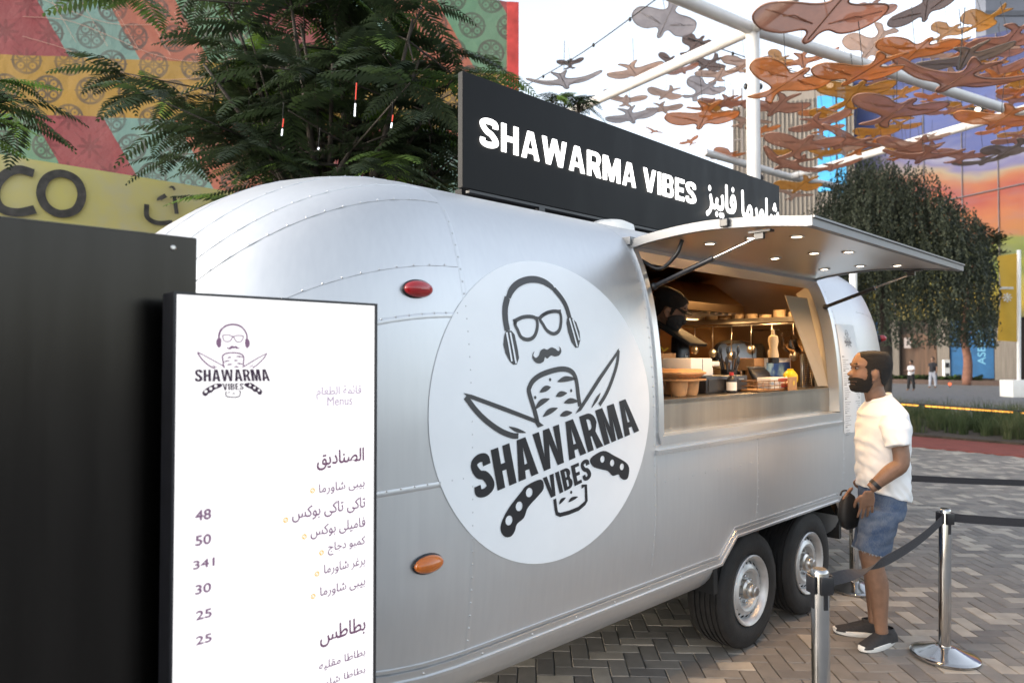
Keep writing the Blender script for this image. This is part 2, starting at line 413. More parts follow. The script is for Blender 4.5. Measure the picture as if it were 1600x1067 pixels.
m_body, t, b = bsdf('satin_aluminium')
v, x, y, z = coords(t)
str_ = noi(t, v, 5, 4, (9, 9, .7)); blot = noi(t, v, 2.2, 3)
setc(t, b, 'Base Color', mixc(t, (str_ * .6 + blot * .4).step(.3, .7), (.55, .56, .575), (.60, .61, .62)))
b.inputs['Metallic'].default_value = .72
setc(t, b, 'Roughness', str_ * .10 + .36)
bn = t.nodes.new('ShaderNodeBump'); bn.inputs['Strength'].default_value = .22; bn.inputs['Distance'].default_value = .02
t.links.new(noi(t, v, 1.7, 2).o, bn.inputs['Height']); t.links.new(bn.outputs[0], b.inputs['Normal'])
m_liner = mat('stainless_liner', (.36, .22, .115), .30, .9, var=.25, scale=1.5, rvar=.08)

REARWIN = V((6.62, 1.70, 1.68))
def shell(off, skip_bottom=True):
    verts, faces, idx = [], [], {}
    for j, s in enumerate(ST):
        for i in range(NR):
            p = body(i, s, off)
            if i < SUBR * 1.5 or i > NR - 1 - SUBR * 1.5: p.z = max(p.z, arch_z(s))
            idx[j, i] = len(verts); verts.append(p)
    for j in range(len(ST) - 1):
        sa, sb = ST[j], ST[j + 1]
        for i in range(NR - 1):
            if sa >= W0 - 1e-4 and sb <= W1 + 1e-4 and R_WB <= i < R_WT: continue
            q = [idx[j, i], idx[j + 1, i], idx[j + 1, i + 1], idx[j, i + 1]]
            c = sum((verts[k] for k in q), V()) / 4
            if sa > S1 and abs(c.y - REARWIN.y) < .19 and abs(c.z - REARWIN.z) < .16: continue
            if (verts[q[0]] - verts[q[3]]).length < 1e-5 and (verts[q[1]] - verts[q[2]]).length < 1e-5: continue
            faces.append(q)
    return verts, faces
vs, fs = shell(0)
t0 = bmesh.new(); me = bpy.data.meshes.new('b'); me.from_pydata([tuple(p) for p in vs], [], fs); t0.from_mesh(me); bpy.data.meshes.remove(me)
bmesh.ops.remove_doubles(t0, verts=t0.verts[:], dist=1e-5); bmesh.ops.recalc_face_normals(t0, faces=t0.faces[:])
make('body', t0, m_body, trailer, TF, True)
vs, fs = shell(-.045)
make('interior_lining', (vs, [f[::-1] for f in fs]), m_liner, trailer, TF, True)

def sweep(bm, pts, nrm, w, h, closed=False, mi=0, h0=0.0):   # flat bar along a line on a surface
    n = len(pts); rings = []
    for i in range(n):
        a = pts[(i - 1) % n] if closed or i else pts[i]; c = pts[(i + 1) % n] if closed or i < n - 1 else pts[i]
        tg = (c - a).normalized(); bi = nrm[i].cross(tg).normalized(); o = pts[i]
        rings.append([o - bi * w / 2 + nrm[i] * h0, o + bi * w / 2 + nrm[i] * h0, o + bi * w / 2 * .8 + nrm[i] * h, o - bi * w / 2 * .8 + nrm[i] * h])
    if closed: rings.append(rings[0])
    return loft(bm, rings, True, not closed, mi)
# seams: lap strips on the walls, gore ribs over both domes
bm = NB()
def vs_line(s0, s1, v, n): return [body(v, s) for s in np.linspace(s0, s1, n)], [bnorm(v, s) for s in np.linspace(s0, s1, n)]
def v_line(s, v0, v1, n): return [body(v, s) for v in np.linspace(v0, v1, n)], [bnorm(v, s) for v in np.linspace(v0, v1, n)]
for zz in (1.256, 1.854):
    sweep(bm, *vs_line(.62, S0, v_of_z(zz), 16), .020, .0012)
for vv in (v_of_z(2.04), 39, 44.5, 52, 60):
    ss = [S0 - SA * math.sin(a) for a in np.linspace(0, PI / 2 * .9, 18)]
    sweep(bm, [body(vv, s) for s in ss], [bnorm(vv, s) for s in ss], .010, .0022)
    ss = [S1 + SB * math.sin(a) for a in np.linspace(0, PI / 2 * .9, 18)]
    sweep(bm, [body(vv, s) for s in ss], [bnorm(vv, s) for s in ss], .010, .0022)
sweep(bm, *v_line(S0 + .012, 0.2, 62, 60), .022, .0010)
for s in (3.72,): sweep(bm, *v_line(s, 3, R_WB - 1.2, 10), .022, .0010)
for s in (2.725, 4.95): sweep(bm, *v_line(s, 1.5, 46, 46), .022, .0010)
make('seam_strip', bm, m_body, trailer, TF, True, angle=40)
# rivets
bm = NB()
def rivet(p, n, r=.0042):
    a = n.orthogonal().normalized(); c = n.cross(a)
    vs_ = [bm.verts.new(p + (a * math.cos(k * PI / 3) + c * math.sin(k * PI / 3)) * r) for k in range(6)]
    top = [bm.verts.new(p + (a * math.cos(k * PI / 3) + c * math.sin(k * PI / 3)) * r * .55 + n * r * .7) for k in range(6)]
    for k in range(6): bm.faces.new((vs_[k], vs_[(k + 1) % 6], top[(k + 1) % 6], top[k]))
    bm.faces.new(top)
def riv_v(s, z0, z1, st=.047):
    z = z0
    while z < z1: v_ = v_of_z(z); rivet(body(v_, s, .001), bnorm(v_, s)); z += st
def riv_h(z, s0, s1, st=.047):
    s = s0
    while s < s1: v_ = v_of_z(z); rivet(body(v_, s, .001), bnorm(v_, s)); s += st
riv_v(S0 + .012, .62, 2.3); riv_v(2.715, .62, 2.2); riv_v(2.738, 1.28, 2.2, .06); riv_v(3.72, .76, 1.24); riv_v(4.95, .66, 2.2); riv_v(4.93, .8, 1.2)
riv_h(1.862, .7, 1.56, .05); riv_h(1.264, .7, 1.56, .05); riv_h(1.235, 2.78, 4.9); riv_h(.765, 3.5, 4.9, .075); riv_h(1.10, 2.8, 3.7, .12)
for vv in (v_of_z(2.04), 39.0, 44.5, 52):
    for a in np.linspace(.05, 1.2, 22):
        s = S0 - SA * math.sin(a); rivet(body(vv, s, .003), bnorm(vv, s), .0035)
make('rivet', bm, m_alu, trailer, TF, True)
# lower rail, belly, wheel well, underside
bm = NB()
def rail_path(zoff=0):
    P = [(s, .59) for s in np.arange(.75, 3.35, .13)] + ARCH + [(s, .59) for s in np.arange(5.1, 6.3, .13)]
    pts, ns = [], []
    for s, z in P:
        p = body(0.02, s); p.z = z + zoff + (p.z - .59 if (s < S0 or s > S1) else 0)
        if 3.4 < s < 4.9: p.y = t_of_z(z)
        n = bnorm(.02, s); n.z = 0; n.normalize(); pts.append(p); ns.append(n)
    return pts, ns
sweep(bm, *rail_path(.006), .05, .014); sweep(bm, *rail_path(.038), .012, .010); sweep(bm, *rail_path(-.006), .014, .022, h0=.013)
make('lower_rail', bm, m_alu, trailer, TF, True, angle=35)
bm = NB()
pts, ns = rail_path()
for k in range(3, len(pts) - 3, 2): rivet(pts[k] + ns[k] * .014 + V((0, 0, .012)), ns[k], .006)
make('rail_screw', bm, m_steel, trailer, TF, True)
bm = NB()
for lo, hi in ((.7, 3.36), (4.97, 6.5)):
    rings = []
    for s in np.linspace(lo, hi, 24):
        p = body(0, s); r = []
        for a in np.linspace(0, 1, 9):
            ang = a * PI / 2; r.append(V((s, p.y + .015 + (1 - math.cos(ang)) * .32, p.z - .005 - math.sin(ang) * .21)))
        r.append(V((s, 1.2, p.z - .216))); rings.append(r)
    loft(bm, rings, False, False)
    for s_, rg in ((lo, rings[0]), (hi, rings[-1])): bm.faces.new([bm.verts.new(p) for p in rg] + [bm.verts.new(V((s_, 1.2, .6)))])
bmesh.ops.recalc_face_normals(bm, faces=bm.faces[:])
make('belly_pan', bm, m_body, trailer, TF, True, angle=50)
bm = NB()
box(bm, 3.3, 5.03, .34, .37, .36, .95); box(bm, 3.3, 5.03, .03, .36, .86, .9); box(bm, 3.32, 3.36, .05, .36, .42, .88); box(bm, 4.98, 5.02, .05, .36, .42, .88)
box(bm, .9, 6.4, .5, 2.3, .40, .44)
make('wheel_well', bm, m_dark, trailer, TF)
bm = NB(); box(bm, 1.2, 6.5, .30, 2.3, .52, .56)
make('interior_floor', bm, mat('floor_sheet', (.12, .10, .09), .6), trailer, TF)
# wheels
m_rim = mat('painted_rim', (.55, .55, .55), .38, .55, var=.2, scale=9, rvar=.1)
def wheel(s):
    Mx = Matrix.Translation((s, .075, .336)) @ Matrix.Diagonal((.955, 1, .955, 1)) @ Matrix.Rotation(PI / 2, 4, 'X')     # local +z -> outwards (-y)
    Mx = TF @ Mx
    bm = NB()
    pr = [(.205, -.205), (.26, -.21), (.315, -.205), (.338, -.19), (.350, -.165)]
    for k in range(5):                                           # grooves
        z = -.16 + k * .033; pr += [(.352, z), (.352, z + .020), (.344, z + .022), (.344, z + .030)]
    pr += [(.350, .005), (.341, .022), (.325, .032), (.318, .0325), (.312, .037), (.27, .040), (.235, .034), (.218, .026), (.205, .012)]
    lathe(bm, [(r, z - .03) for r, z in pr], 56, caps=False)
    ty = make('wheel', bm, m_rubber, trailer, Mx, True, angle=35)
    bm = NB()
    lathe(bm, [(.207, -.02), (.213, .004), (.207, .010), (.196, .006), (.185, -.006), (.178, -.03), (.172, -.045), (.168, -.036), (.150, -.018), (.128, -.010), (.112, -.016), (.104, -.034), (.096, -.05), (.06, -.052), (.0, -.052)], 48, caps=False)
    rim = make('rim', bm, m_rim, ty, Mx, True, angle=40)
    bm = NB()
    for k in range(20):
        a = 2 * PI * k / 20; c = V((.161 * math.cos(a), .161 * math.sin(a), -.0285))
        ell(bm, c, .012, .0065, .006, 10, Matrix.Rotation(a, 4, 'Z') @ Matrix.Rotation(R(40), 4, 'Y'))
    make('vent_hole', bm, m_dark, ty, Mx, True)
    bm = NB()
    lathe(bm, [(.058, -.052), (.058, -.02), (.05, -.012), (.042, -.010), (.042, .012), (.036, .02), (.030, .021), (.030, .034), (.024, .040), (0, .040)], 28, caps=False)
    make('hub', bm, m_steel, ty, Mx, True, angle=40)
    bm = NB()
    for k in range(6):
        a = 2 * PI * (k + .5) / 6; lathe(bm, [(.011, -.052), (.011, -.032), (.007, -.028), (0, -.028)], 6, Matrix.Translation((.079 * math.cos(a), .079 * math.sin(a), 0)), caps=False)
    make('lug_nut', bm, m_chrome, ty, Mx)
for s in (3.77, 4.55): wheel(s)
# marker lights
def marker(px, py, lens, nm, label):
    s, z = wall(px, py); n = bnorm(v_of_z(z), s); p = wpt(s, z, 0); rot = Matrix.Identity(4)
    bm = NB(); ell(bm, p, .066, .012, .036, 24); base = make('marker_light', bm, m_black, trailer, TF, True, label=label)
    bm = NB(); ell(bm, p + n * .006, .060, .030, .030, 28); make('lens', bm, lens, base, TF, True)
    bm = NB(); box(bm, p.x - .012, p.x + .012, p.y - .0375, p.y - .0345, p.z - .0015, p.z + .0015); make('lens_seam', bm, lens, base, TF)
marker(655, 447, m_red, 'a', 'red oval marker light high on the front'); marker(671, 881, m_amber, 'b', 'amber oval marker light low on the front')
p = body(v_of_z(1.93), 6.05); n = bnorm(v_of_z(1.93), 6.05)
bm = NB(); tube(bm, [p, p + n * .02], .035, 14); ml = make('marker_light', bm, m_black, trailer, TF, True, label='red marker light on the rear dome')
bm = NB(); ell(bm, p + n * .03, .032, .036, .028, 16); make('lens', bm, m_red, ml, TF, True)
# serving window frame
bm = NB()
vv = [R_WB + k * .5 for k in range((R_WT - R_WB) * 2 + 1)]
L = [body(v_, W0) for v_ in vv]; Ln = [bnorm(v_, W0) for v_ in vv]
path = [(R_WB, s) for s in np.linspace(W1, W0, 20)] + [(v_, W0) for v_ in vv[1:]] + [(R_WT, s) for s in np.linspace(W0, W1, 20)[1:]] + [(v_, W1) for v_ in vv[::-1][1:-1]]
pts = [body(v_, s) for v_, s in path]; nn = [bnorm(v_, s) for v_, s in path]
sweep(bm, pts, nn, .05, .012, True, h0=-.06)
wf = make('window_frame', bm, m_alu, trailer, TF, True, angle=35)
bm = NB()
sweep(bm, [body(R_WB - .9, s, 0) for s in np.linspace(W0 - .04, W1 + .04, 12)], [V((0, -1, 0))] * 12, .022, .02)
make('drip_edge', bm, m_alu, wf, TF, True, angle=35)
bm = NB()      # inner reveal of the right jamb and the folded shutter panel
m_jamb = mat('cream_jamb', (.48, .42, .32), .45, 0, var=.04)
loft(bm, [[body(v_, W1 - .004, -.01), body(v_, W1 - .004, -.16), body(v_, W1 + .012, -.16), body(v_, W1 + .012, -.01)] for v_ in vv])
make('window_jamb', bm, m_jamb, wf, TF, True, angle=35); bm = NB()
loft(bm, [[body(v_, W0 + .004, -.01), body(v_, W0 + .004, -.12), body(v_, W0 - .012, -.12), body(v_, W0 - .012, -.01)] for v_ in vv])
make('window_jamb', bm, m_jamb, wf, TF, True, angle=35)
bm = NB()
q = [V((W1 - .10, .10, 1.50)), V((W1 - .03, .06, 1.50)), V((W1 - .03, .20, 2.12)), V((W1 - .16, .30, 2.14))]
off = V((.012, .012, 0)); loft(bm, [[a for a in q], [a + off for a in q]])
make('folded_shutter', bm, mat('tan_shutter', (.30, .25, .18), .4, .3, var=.1, scale=2), wf, TF)
# counter
bm = NB()
box(bm, W0 - .1, W1 + .02, .055, .075, 1.18, 1.485); box(bm, W0 - .1, W1 + .02, .055, .62, 1.465, 1.487)
ctr = make('counter', bm, mat('counter_steel', (.36, .33, .29), .33, 1.0, var=.12, scale=2, stretch=(5, 1, .6), rvar=.06), trailer, TF)
CZ = 1.488
# hatch
HP = [(.165, 2.248), (.06, 2.266), (-.107, 2.280), (-.25, 2.284), (-.37, 2.278), (-.55, 2.262), (-.72, 2.238)]
HPs = [tuple(p) for p in cr(HP, 5)]
hatch = None
bm = NB()
rings = []
for k, (tt, zz) in enumerate(HPs):
    rings.append([V((W0 + .01, tt, zz)), V((W1 - .01, tt, zz)), V((W1 - .01, tt, zz + .028)), V((W0 + .01, tt, zz + .035))])
loft(bm, rings)
m_hin = mat('hatch_lining', (.56, .53, .50), .30, .95, var=.05, scale=1.5, rvar=.03)
hatch = make('hatch', bm, m_hin, trailer, TF, True, angle=40)
bm = NB()
def edge_bar(pts, w=.030, h=.042, dz=.014, c=V((0, 0, 0))):
    rings = []
    for i, p in enumerate(pts):
        a = pts[max(0, i - 1)]; b_ = pts[min(len(pts) - 1, i + 1)]; tg = (b_ - a).normalized(); side = tg.cross(V((0, 0, 1))).normalized(); up = side.cross(tg)
        o = p + up * dz; rings.append([o - side * w / 2 - up * h / 2, o + side * w / 2 - up * h / 2, o + side * w / 2 + up * h / 2, o - side * w / 2 + up * h / 2])
    loft(bm, rings)
edge_bar([V((W0, a, b_)) for a, b_ in HPs]); edge_bar([V((W1, a, b_)) for a, b_ in HPs])
edge_bar([V((s, -.733, 2.2365)) for s in np.linspace(W0 - .017, W1 + .017, 8)])
box(bm, W0 - .014, W1 + .014, -.757, -.7485, 2.262, 2.270)
box(bm, W0 - .03, W1 + .03, .15, .20, 2.262, 2.30)
make('hatch_rim', bm, mat('anodised_rim', (.20, .203, .208), .5, .4, var=.05, scale=4), hatch, TF, True, angle=30)
bm = NB(); box(bm, W0 - .035, W0 - .018, -.385, -.345, 2.275, 2.312, bev=.004); box(bm, W1 + .018, W1 + .05, -.385, -.345, 2.275, 2.312, bev=.004)
make('latch', bm, m_black, hatch, TF)
for sg, s in ((1, W0 + .05), (-1, W1 - .045)):
    a = V((s, .065, 2.05)); c = V((s + .015 * sg, -.49, 2.232)); mid_ = a + (c - a) * .58
    bm = NB(); tube(bm, [a, mid_], .0125, 12); tube(bm, [mid_ - (c - a) * .02, mid_ + (c - a) * .006], .0145, 12); box(bm, c.x - .02, c.x + .02, c.y - .05, c.y + .05, c.z + .012, c.z + .022); box(bm, c.x - .008, c.x + .008, c.y - .012, c.y + .03, c.z - .014, c.z + .014); ell(bm, a, .02, .02, .02, 10)
    st = make('gas_strut', bm, m_black, hatch, TF, True, angle=40)
    bm = NB(); tube(bm, [mid_, c], .0062, 10); make('piston_rod', bm, m_chrome, st, TF, True, angle=40)
bm = NB(); tube(bm, cr([(W0 + .06, .17, 2.20), (W0 + .09, .06, 2.14), (W0 + .10, -.03, 2.2), (W0 + .11, -.06, 2.272)], 6), .010, 8); make('cable', bm, m_black, hatch, TF, True)
def hatch_z(tt):
    for (a, za), (b_, zb) in zip(HPs[:-1], HPs[1:]):
        if b_ <= tt <= a: return za + (zb - za) * (tt - a) / (b_ - a)
    return HPs[-1][1]
TI = TF.inverted()
for px, py in ((1109, 381), (1175, 372), (1245, 370), (1211, 404), (1272, 396), (1326, 394), (1288, 421), (1344, 416), (1402, 415)):
    z_ = 2.275
    for _ in range(4):
        g = TI @ gnd(px, py, z_); z_ = hatch_z(g.y) - .002
    bm = NB(); lathe(bm, [(.022, .006), (.036, .006), (.036, -.002), (.028, -.004), (.022, -.001)], 24, Matrix.Translation((g.x, g.y, z_)), caps=False)
    dl = make('downlight', bm, m_steel, hatch, TF, True, angle=40)
    bm = NB(); lathe(bm, [(.0, -.0015), (.0225, -.0015), (.0225, .003)], 20, Matrix.Translation((g.x, g.y, z_)), caps=False); make('bulb', bm, m_bulb, dl, TF)
    ld = bpy.data.lights.new('downlight_lamp', 'SPOT'); ld.energy = 3.8; ld.spot_size = R(125); ld.spot_blend = .8; ld.color = WARM; ld.shadow_soft_size = .02
    lo = bpy.data.objects.new('downlight_lamp', ld); col.objects.link(lo); lo.location = TF @ V((g.x, g.y, z_ - .012)); lo.parent = None
# kitchen inside: extractor hood, shelf, rear window, ceiling strips
bm = NB(); h0 = [V((4.8, 1.25, 2.17)), V((5.9, 1.25, 2.17)), V((5.9, 2.1, 2.17)), V((4.8, 2.1, 2.17))]; h1 = [V((4.9, 1.5, 2.38)), V((5.8, 1.5, 2.38)), V((5.8, 1.95, 2.38)), V((4.9, 1.95, 2.38))]
lo_ = [a - V((0, 0, .07)) for a in h0]; loft(bm, [lo_, h0, h1])
hood = make('extractor_hood', bm, mat('smoked_steel', (.20, .155, .11), .32, 1.0, var=.2, scale=2), trailer, TF)
bm = NB()
for k in range(8): box(bm, 4.86 + k * .12, 4.91 + k * .12, 1.3, 2.05, 2.085, 2.098)
make('grease_filter', bm, m_alu, hood, TF)
bm = NB(); box(bm, 6.00, 6.20, .62, 2.0, 2.035, 2.05); box(bm, 5.99, 5.998, .62, 2.0, 2.02, 2.065)
make('wall_shelf', bm, m_steel, trailer, TF)
bm = NB(); box(bm, 4.0, 6.35, 1.45, 2.25, 1.38, 1.42); box(bm, 4.0, 6.35, 1.47, 1.49, .56, 1.38)
make('back_counter', bm, m_steel, trailer, TF)
bm = NB()
rw = [(REARWIN.x + .06, REARWIN.y + .22 * math.copysign(abs(math.cos(a)) ** .35, math.cos(a)), REARWIN.z + .19 * math.copysign(abs(math.sin(a)) ** .35, math.sin(a))) for a in np.linspace(0, 2 * PI, 33)[:-1]]
pts = []
for x_, y_, z_ in rw:
    pts.append(V((x_ - .10 - (y_ - REARWIN.y) * .30, y_, z_)))
rings = []
for k in range(len(pts)):
    p = pts[k]; c = V((p.x, REARWIN.y, REARWIN.z)); d = (p - c); d.x = 0; d.normalize()
    rings.append([p - d * .03 + V((-.03, 0, 0)), p + d * .05 + V((-.03, 0, 0)), p + d * .05 + V((.16, 0, 0)), p - d * .03 + V((.16, 0, 0))])
rings.append(rings[0]); loft(bm, rings, True, False)
rwn = make('rear_window', bm, m_black, trailer, TF, True, angle=40)
m_frost = bpy.data.materials.new('frosted_pane'); m_frost.use_nodes = True; t = m_frost.node_tree; t.nodes.remove(t.nodes['Principled BSDF'])
tr = t.nodes.new('ShaderNodeBsdfTranslucent'); tr.inputs[0].default_value = (.85, .9, .95, 1); t.links.new(tr.outputs[0], t.nodes['Material Output'].inputs[0])
bm = NB(); bm.faces.new([bm.verts.new(p) for p in pts]); make('pane', bm, m_frost, rwn, TF)
# the warm lamps of the kitchen, with their fittings
for s_, t_, z_, en in ((4.5, .9, 2.40, 5.5), (5.6, .9, 2.38, 4.5), (5.35, 1.6, 2.07, 4.5)):
    bm = NB(); box(bm, s_ - .3, s_ + .3, t_ - .04, t_ + .04, z_ - .015, z_ + .015); lf = make('ceiling_lamp', bm, m_white, trailer, TF)
    bm = NB(); box(bm, s_ - .28, s_ + .28, t_ - .03, t_ + .03, z_ - .022, z_ - .0155); make('diffuser', bm, glow('lamp_tube', WARM, 1.2), lf, TF)
    ld = bpy.data.lights.new('ceiling_lamp_light', 'AREA'); ld.shape = 'RECTANGLE'; ld.size = .56; ld.size_y = .06; ld.energy = en; ld.color = WARM
    lo = bpy.data.objects.new('ceiling_lamp_light', ld); col.objects.link(lo); lo.location = TF @ V((s_, t_, z_ - .03)); lo.rotation_euler = (0, 0, ANG)
# ---------------- round logo on the side
LC = V((2.04, 1.487)); LRX, LRZ = .637, .614
m_logo = mat('white_vinyl', (.84, .86, .88), .42, var=.02, spec=.4)
m_lgrey = mat('charcoal_vinyl', (.045, .045, .048), .45, var=.08)
m_lblack = mat('black_vinyl', (.012, .012, .016), .42, var=.1)
def on_wall(t, off):                        # flat xz drawing (x=s, y=z) -> the curved side
    if not t.verts: return t
    zs = [v.co.y for v in t.verts]; z = math.floor(min(zs) / .04) * .04
    while z < max(zs):
        bmesh.ops.bisect_plane(t, geom=t.verts[:] + t.edges[:] + t.faces[:], plane_co=(0, z, 0), plane_no=(0, 1, 0)); z += .04
    for v in t.verts: v.co = wpt(v.co.x, v.co.y, off)
    return t
t1 = fill([[(LC.x + LRX * math.cos(a), LC.y + LRZ * math.sin(a)) for a in np.linspace(0, 2 * PI, 97)[:-1]]])
decal = make('round_logo', on_wall(t1, .0025), m_logo, trailer, TF, True)
K = 3.951
def c7(x, y): return wall(660 + x / K, 390 + y / K)
def c8(x, y): return wall(660 + x / K, 620 + y / K)
def S7(*p): return [c7(*q) for q in p]
def S8(*p): return [c8(*q) for q in p]
wpx = .0017                                 # one crop pixel on the wall in metres, roughly
A1, A2 = [], []                             # charcoal art, black art : lists of loop lists
A1.append([[tuple(p) for p in cr(S7((512, 292), (530, 240), (565, 200), (610, 176), (660, 165), (710, 169), (760, 189), (800, 220)), 4)] + S7((815, 245), (806, 260), (785, 243)) + [tuple(p) for p in cr(S7((775, 236), (730, 214), (680, 207), (630, 215), (585, 240), (555, 275), (540, 305)), 4)] + S7((512, 298))])
A1.append(stroke(cr(S7((520, 298), (507, 360), (508, 430), (520, 500)), 5), 17 * wpx)); A1.append(stroke(cr(S7((808, 246), (850, 296), (882, 350), (905, 425)), 5), 15 * wpx))
ear = S7((512, 500), (545, 502), (565, 525), (585, 620), (592, 670), (578, 708), (557, 711), (535, 690), (508, 640), (495, 585), (500, 535))
A1.append([ear]); A1.append([S7((888, 425), (912, 415), (945, 450), (966, 510), (970, 560), (958, 605), (940, 606), (915, 570), (895, 510), (885, 455))])
A1.append(stroke(cr(S7((566, 452), (600, 424), (650, 414), (694, 424), (706, 460), (698, 512), (676, 546), (640, 556), (605, 540), (585, 500)), 4, True), 9 * wpx, True))
A1.append(stroke(cr(S7((722, 425), (760, 394), (808, 382), (843, 390), (852, 430), (846, 484), (828, 512), (800, 520), (765, 500), (740, 462)), 4, True), 9 * wpx, True))
A1.append([S7((553, 433), (600, 412), (660, 406), (712, 416), (735, 398), (780, 379), (850, 371), (853, 402), (844, 402), (842, 390), (795, 390), (742, 410), (724, 432), (700, 430), (650, 419), (602, 426), (580, 442), (577, 466), (562, 466))])
A1.append([[tuple(p) for p in cr(S7((688, 628), (680, 652), (696, 668), (715, 652), (724, 626), (745, 612), (766, 618), (790, 604), (816, 612), (832, 626), (843, 620), (840, 602), (826, 597), (846, 604), (853, 630), (840, 652), (815, 660), (790, 654), (767, 672), (752, 664), (744, 690), (720, 703), (694, 696), (676, 672), (676, 644)), 4, True)]])
A1.append(stroke(cr(S7((708, 1075), (690, 1000), (655, 885), (657, 848), (682, 806), (730, 772), (800, 747), (860, 737), (905, 746), (933, 772), (948, 820), (958, 900), (968, 965)), 5), 13 * wpx))
def cut(pts, w): pts = cr(pts, 5); n = len(pts); return stroke(pts, [w * wpx * (.15 + math.sin(PI * i / (n - 1))) for i in range(n)])
for p in (((830, 815), (880, 798), (945, 797)), ((720, 880), (755, 858), (788, 848)), ((820, 905), (850, 891), (888, 885)), ((690, 985), (730, 942), (780, 920)), ((870, 945), (910, 933), (960, 936)), ((740, 1030), (780, 998), (830, 977)), ((845, 1025), (880, 1011), (920, 1005))): A1.append(cut(S7(*p), 12))
for q in ((784, 802), (692, 912), (914, 870), (915, 1130)): c_ = c7(*q) if q[1] < 1000 else c8(914, 587); A1.append([circ(c_[0], c_[1], 4 * wpx, 8)])
A1.append([S7((248, 884), (300, 895), (500, 968), (690, 1042), (745, 1084), (708, 1098), (690, 1068), (480, 990), (310, 926), (285, 918))])
A1.append(stroke(cr(S8((262, 0), (330, 88), (400, 155), (480, 210), (550, 238), (588, 240)), 5), 13 * wpx)); A1.append(cut(S8((530, 183), (580, 205), (634, 220)), 8))
A1.append([S7((1210, 608), (1205, 640), (1100, 800), (975, 992), (940, 1012), (962, 975), (1080, 790))])
A1.append(stroke(cr(S7((1206, 622), (1198, 700), (1168, 800), (1130, 890), (1088, 958)), 5), 11 * wpx)); A1.append(cut(S7((1095, 885), (1070, 925), (1040, 975)), 8))
lh = [tuple(p) for p in cr(S8((727, 508), (640, 545), (605, 585), (525, 690), (482, 780), (482, 832), (508, 862), (543, 858), (566, 826), (580, 782), (622, 744), (642, 690), (668, 655), (708, 612), (744, 562)), 4, True)]
A2.append([lh] + [circ(*c8(*q), 11 * wpx, 12) for q in ((655, 588), (593, 673), (530, 760))])
rh = [tuple(p) for p in cr(S8((1034, 378), (1112, 332), (1180, 362), (1250, 402), (1272, 440), (1264, 498), (1240, 510), (1217, 496), (1206, 477), (1170, 485), (1140, 456), (1095, 445), (1046, 426)), 4, True)]
A2.append([rh] + [circ(*c8(*q), 9 * wpx, 12) for q in ((1107, 383), (1167, 406), (1227, 430))])
A2.append(stroke(S8((812, 628), (820, 690), (826, 718), (845, 726), (900, 712), (960, 688), (998, 655), (1008, 640), (1004, 545), (978, 552)), 10 * wpx)); A2.append(cut(S8((840, 660), (855, 638), (880, 620)), 8)); A2.append(cut(S8((897, 647), (920, 628), (955, 615)), 8))
def quad_word(text, q, w=.5, sv=.2, sh=.16, gap=.07):
    t, W_ = word_bm(text, w, sv, sh, gap); tl, tr, brr, bl = [np.array(p) for p in q]
    for v in t.verts:
        a, b_ = v.co.x / W_, v.co.y; p = (bl * (1 - a) + brr * a) * (1 - b_) + (tl * (1 - a) + tr * a) * b_; v.co = (p[0], p[1], 0)
    return t
def word_logo(): return [quad_word('SHAWARMA', S8((283, 378), (1272, 4), (1334, 208), (322, 636)), .55, .215, .17, .06), quad_word('VIBES', S8((738, 500), (1022, 377), (1040, 498), (772, 630)), .5, .2, .16, .07)]
def art_bm(loops):
    o = bmesh.new()
    for lp in loops: merge(o, fill(lp))
    return o
def art_parts(): 
    a = art_bm(A1); b_ = art_bm(A2)
    for wd in word_logo(): merge(b_, wd)
    return a, b_
a, b_ = art_parts()
make('logo_drawing', on_wall(a, .0045), m_lgrey, decal, TF, True); make('logo_lettering', on_wall(b_, .0045), m_lblack, decal, TF, True)
sw = art_bm([stroke(S7(*p), 5 * wpx) for p in (((514, 512), (546, 690)), ((536, 512), (572, 702)), ((902, 425), (950, 600)), ((922, 430), (962, 560)))])
make('logo_highlight', on_wall(sw, .0062), m_logo, decal, TF, True)
# menu sheet stuck beside the window
bm = NB(); t1 = fill([[(4.955 + .01, 1.165), (5.255, 1.165), (5.265, 1.175), (5.265, 1.925), (5.255, 1.935), (4.955, 1.935), (4.945, 1.925), (4.945, 1.175)]])
sheet = make('menu_sheet', on_wall(t1, .004), mat('paper_sheet', (.72, .73, .73), .6, var=.02), trailer, TF, True)
t1 = bmesh.new()
z_ = 1.70; random.seed(3)
for k in range(34):
    hd = k % 6 == 0; h_ = .008 if hd else .0035; wl = random.uniform(.03, .05) if hd else random.uniform(.05, .11)
    for x0, sg in ((4.97, 1), (5.24, -1)):
        wl2 = wl if sg > 0 else wl * .8; a0, a1 = (x0, x0 + wl2) if sg > 0 else (x0 - wl2, x0)
        x_ = a0
        while x_ < a1:
            ww = random.uniform(.006, .016); merge(t1, fill([[(x_, z_), (min(a1, x_ + ww), z_), (min(a1, x_ + ww), z_ + h_), (x_, z_ + h_)]])); x_ += ww + .004
    z_ -= .0155 + (.006 if hd else 0)
make('menu_print', on_wall(t1, .0055), mat('grey_ink', (.16, .16, .17), .6, var=0), sheet, TF)
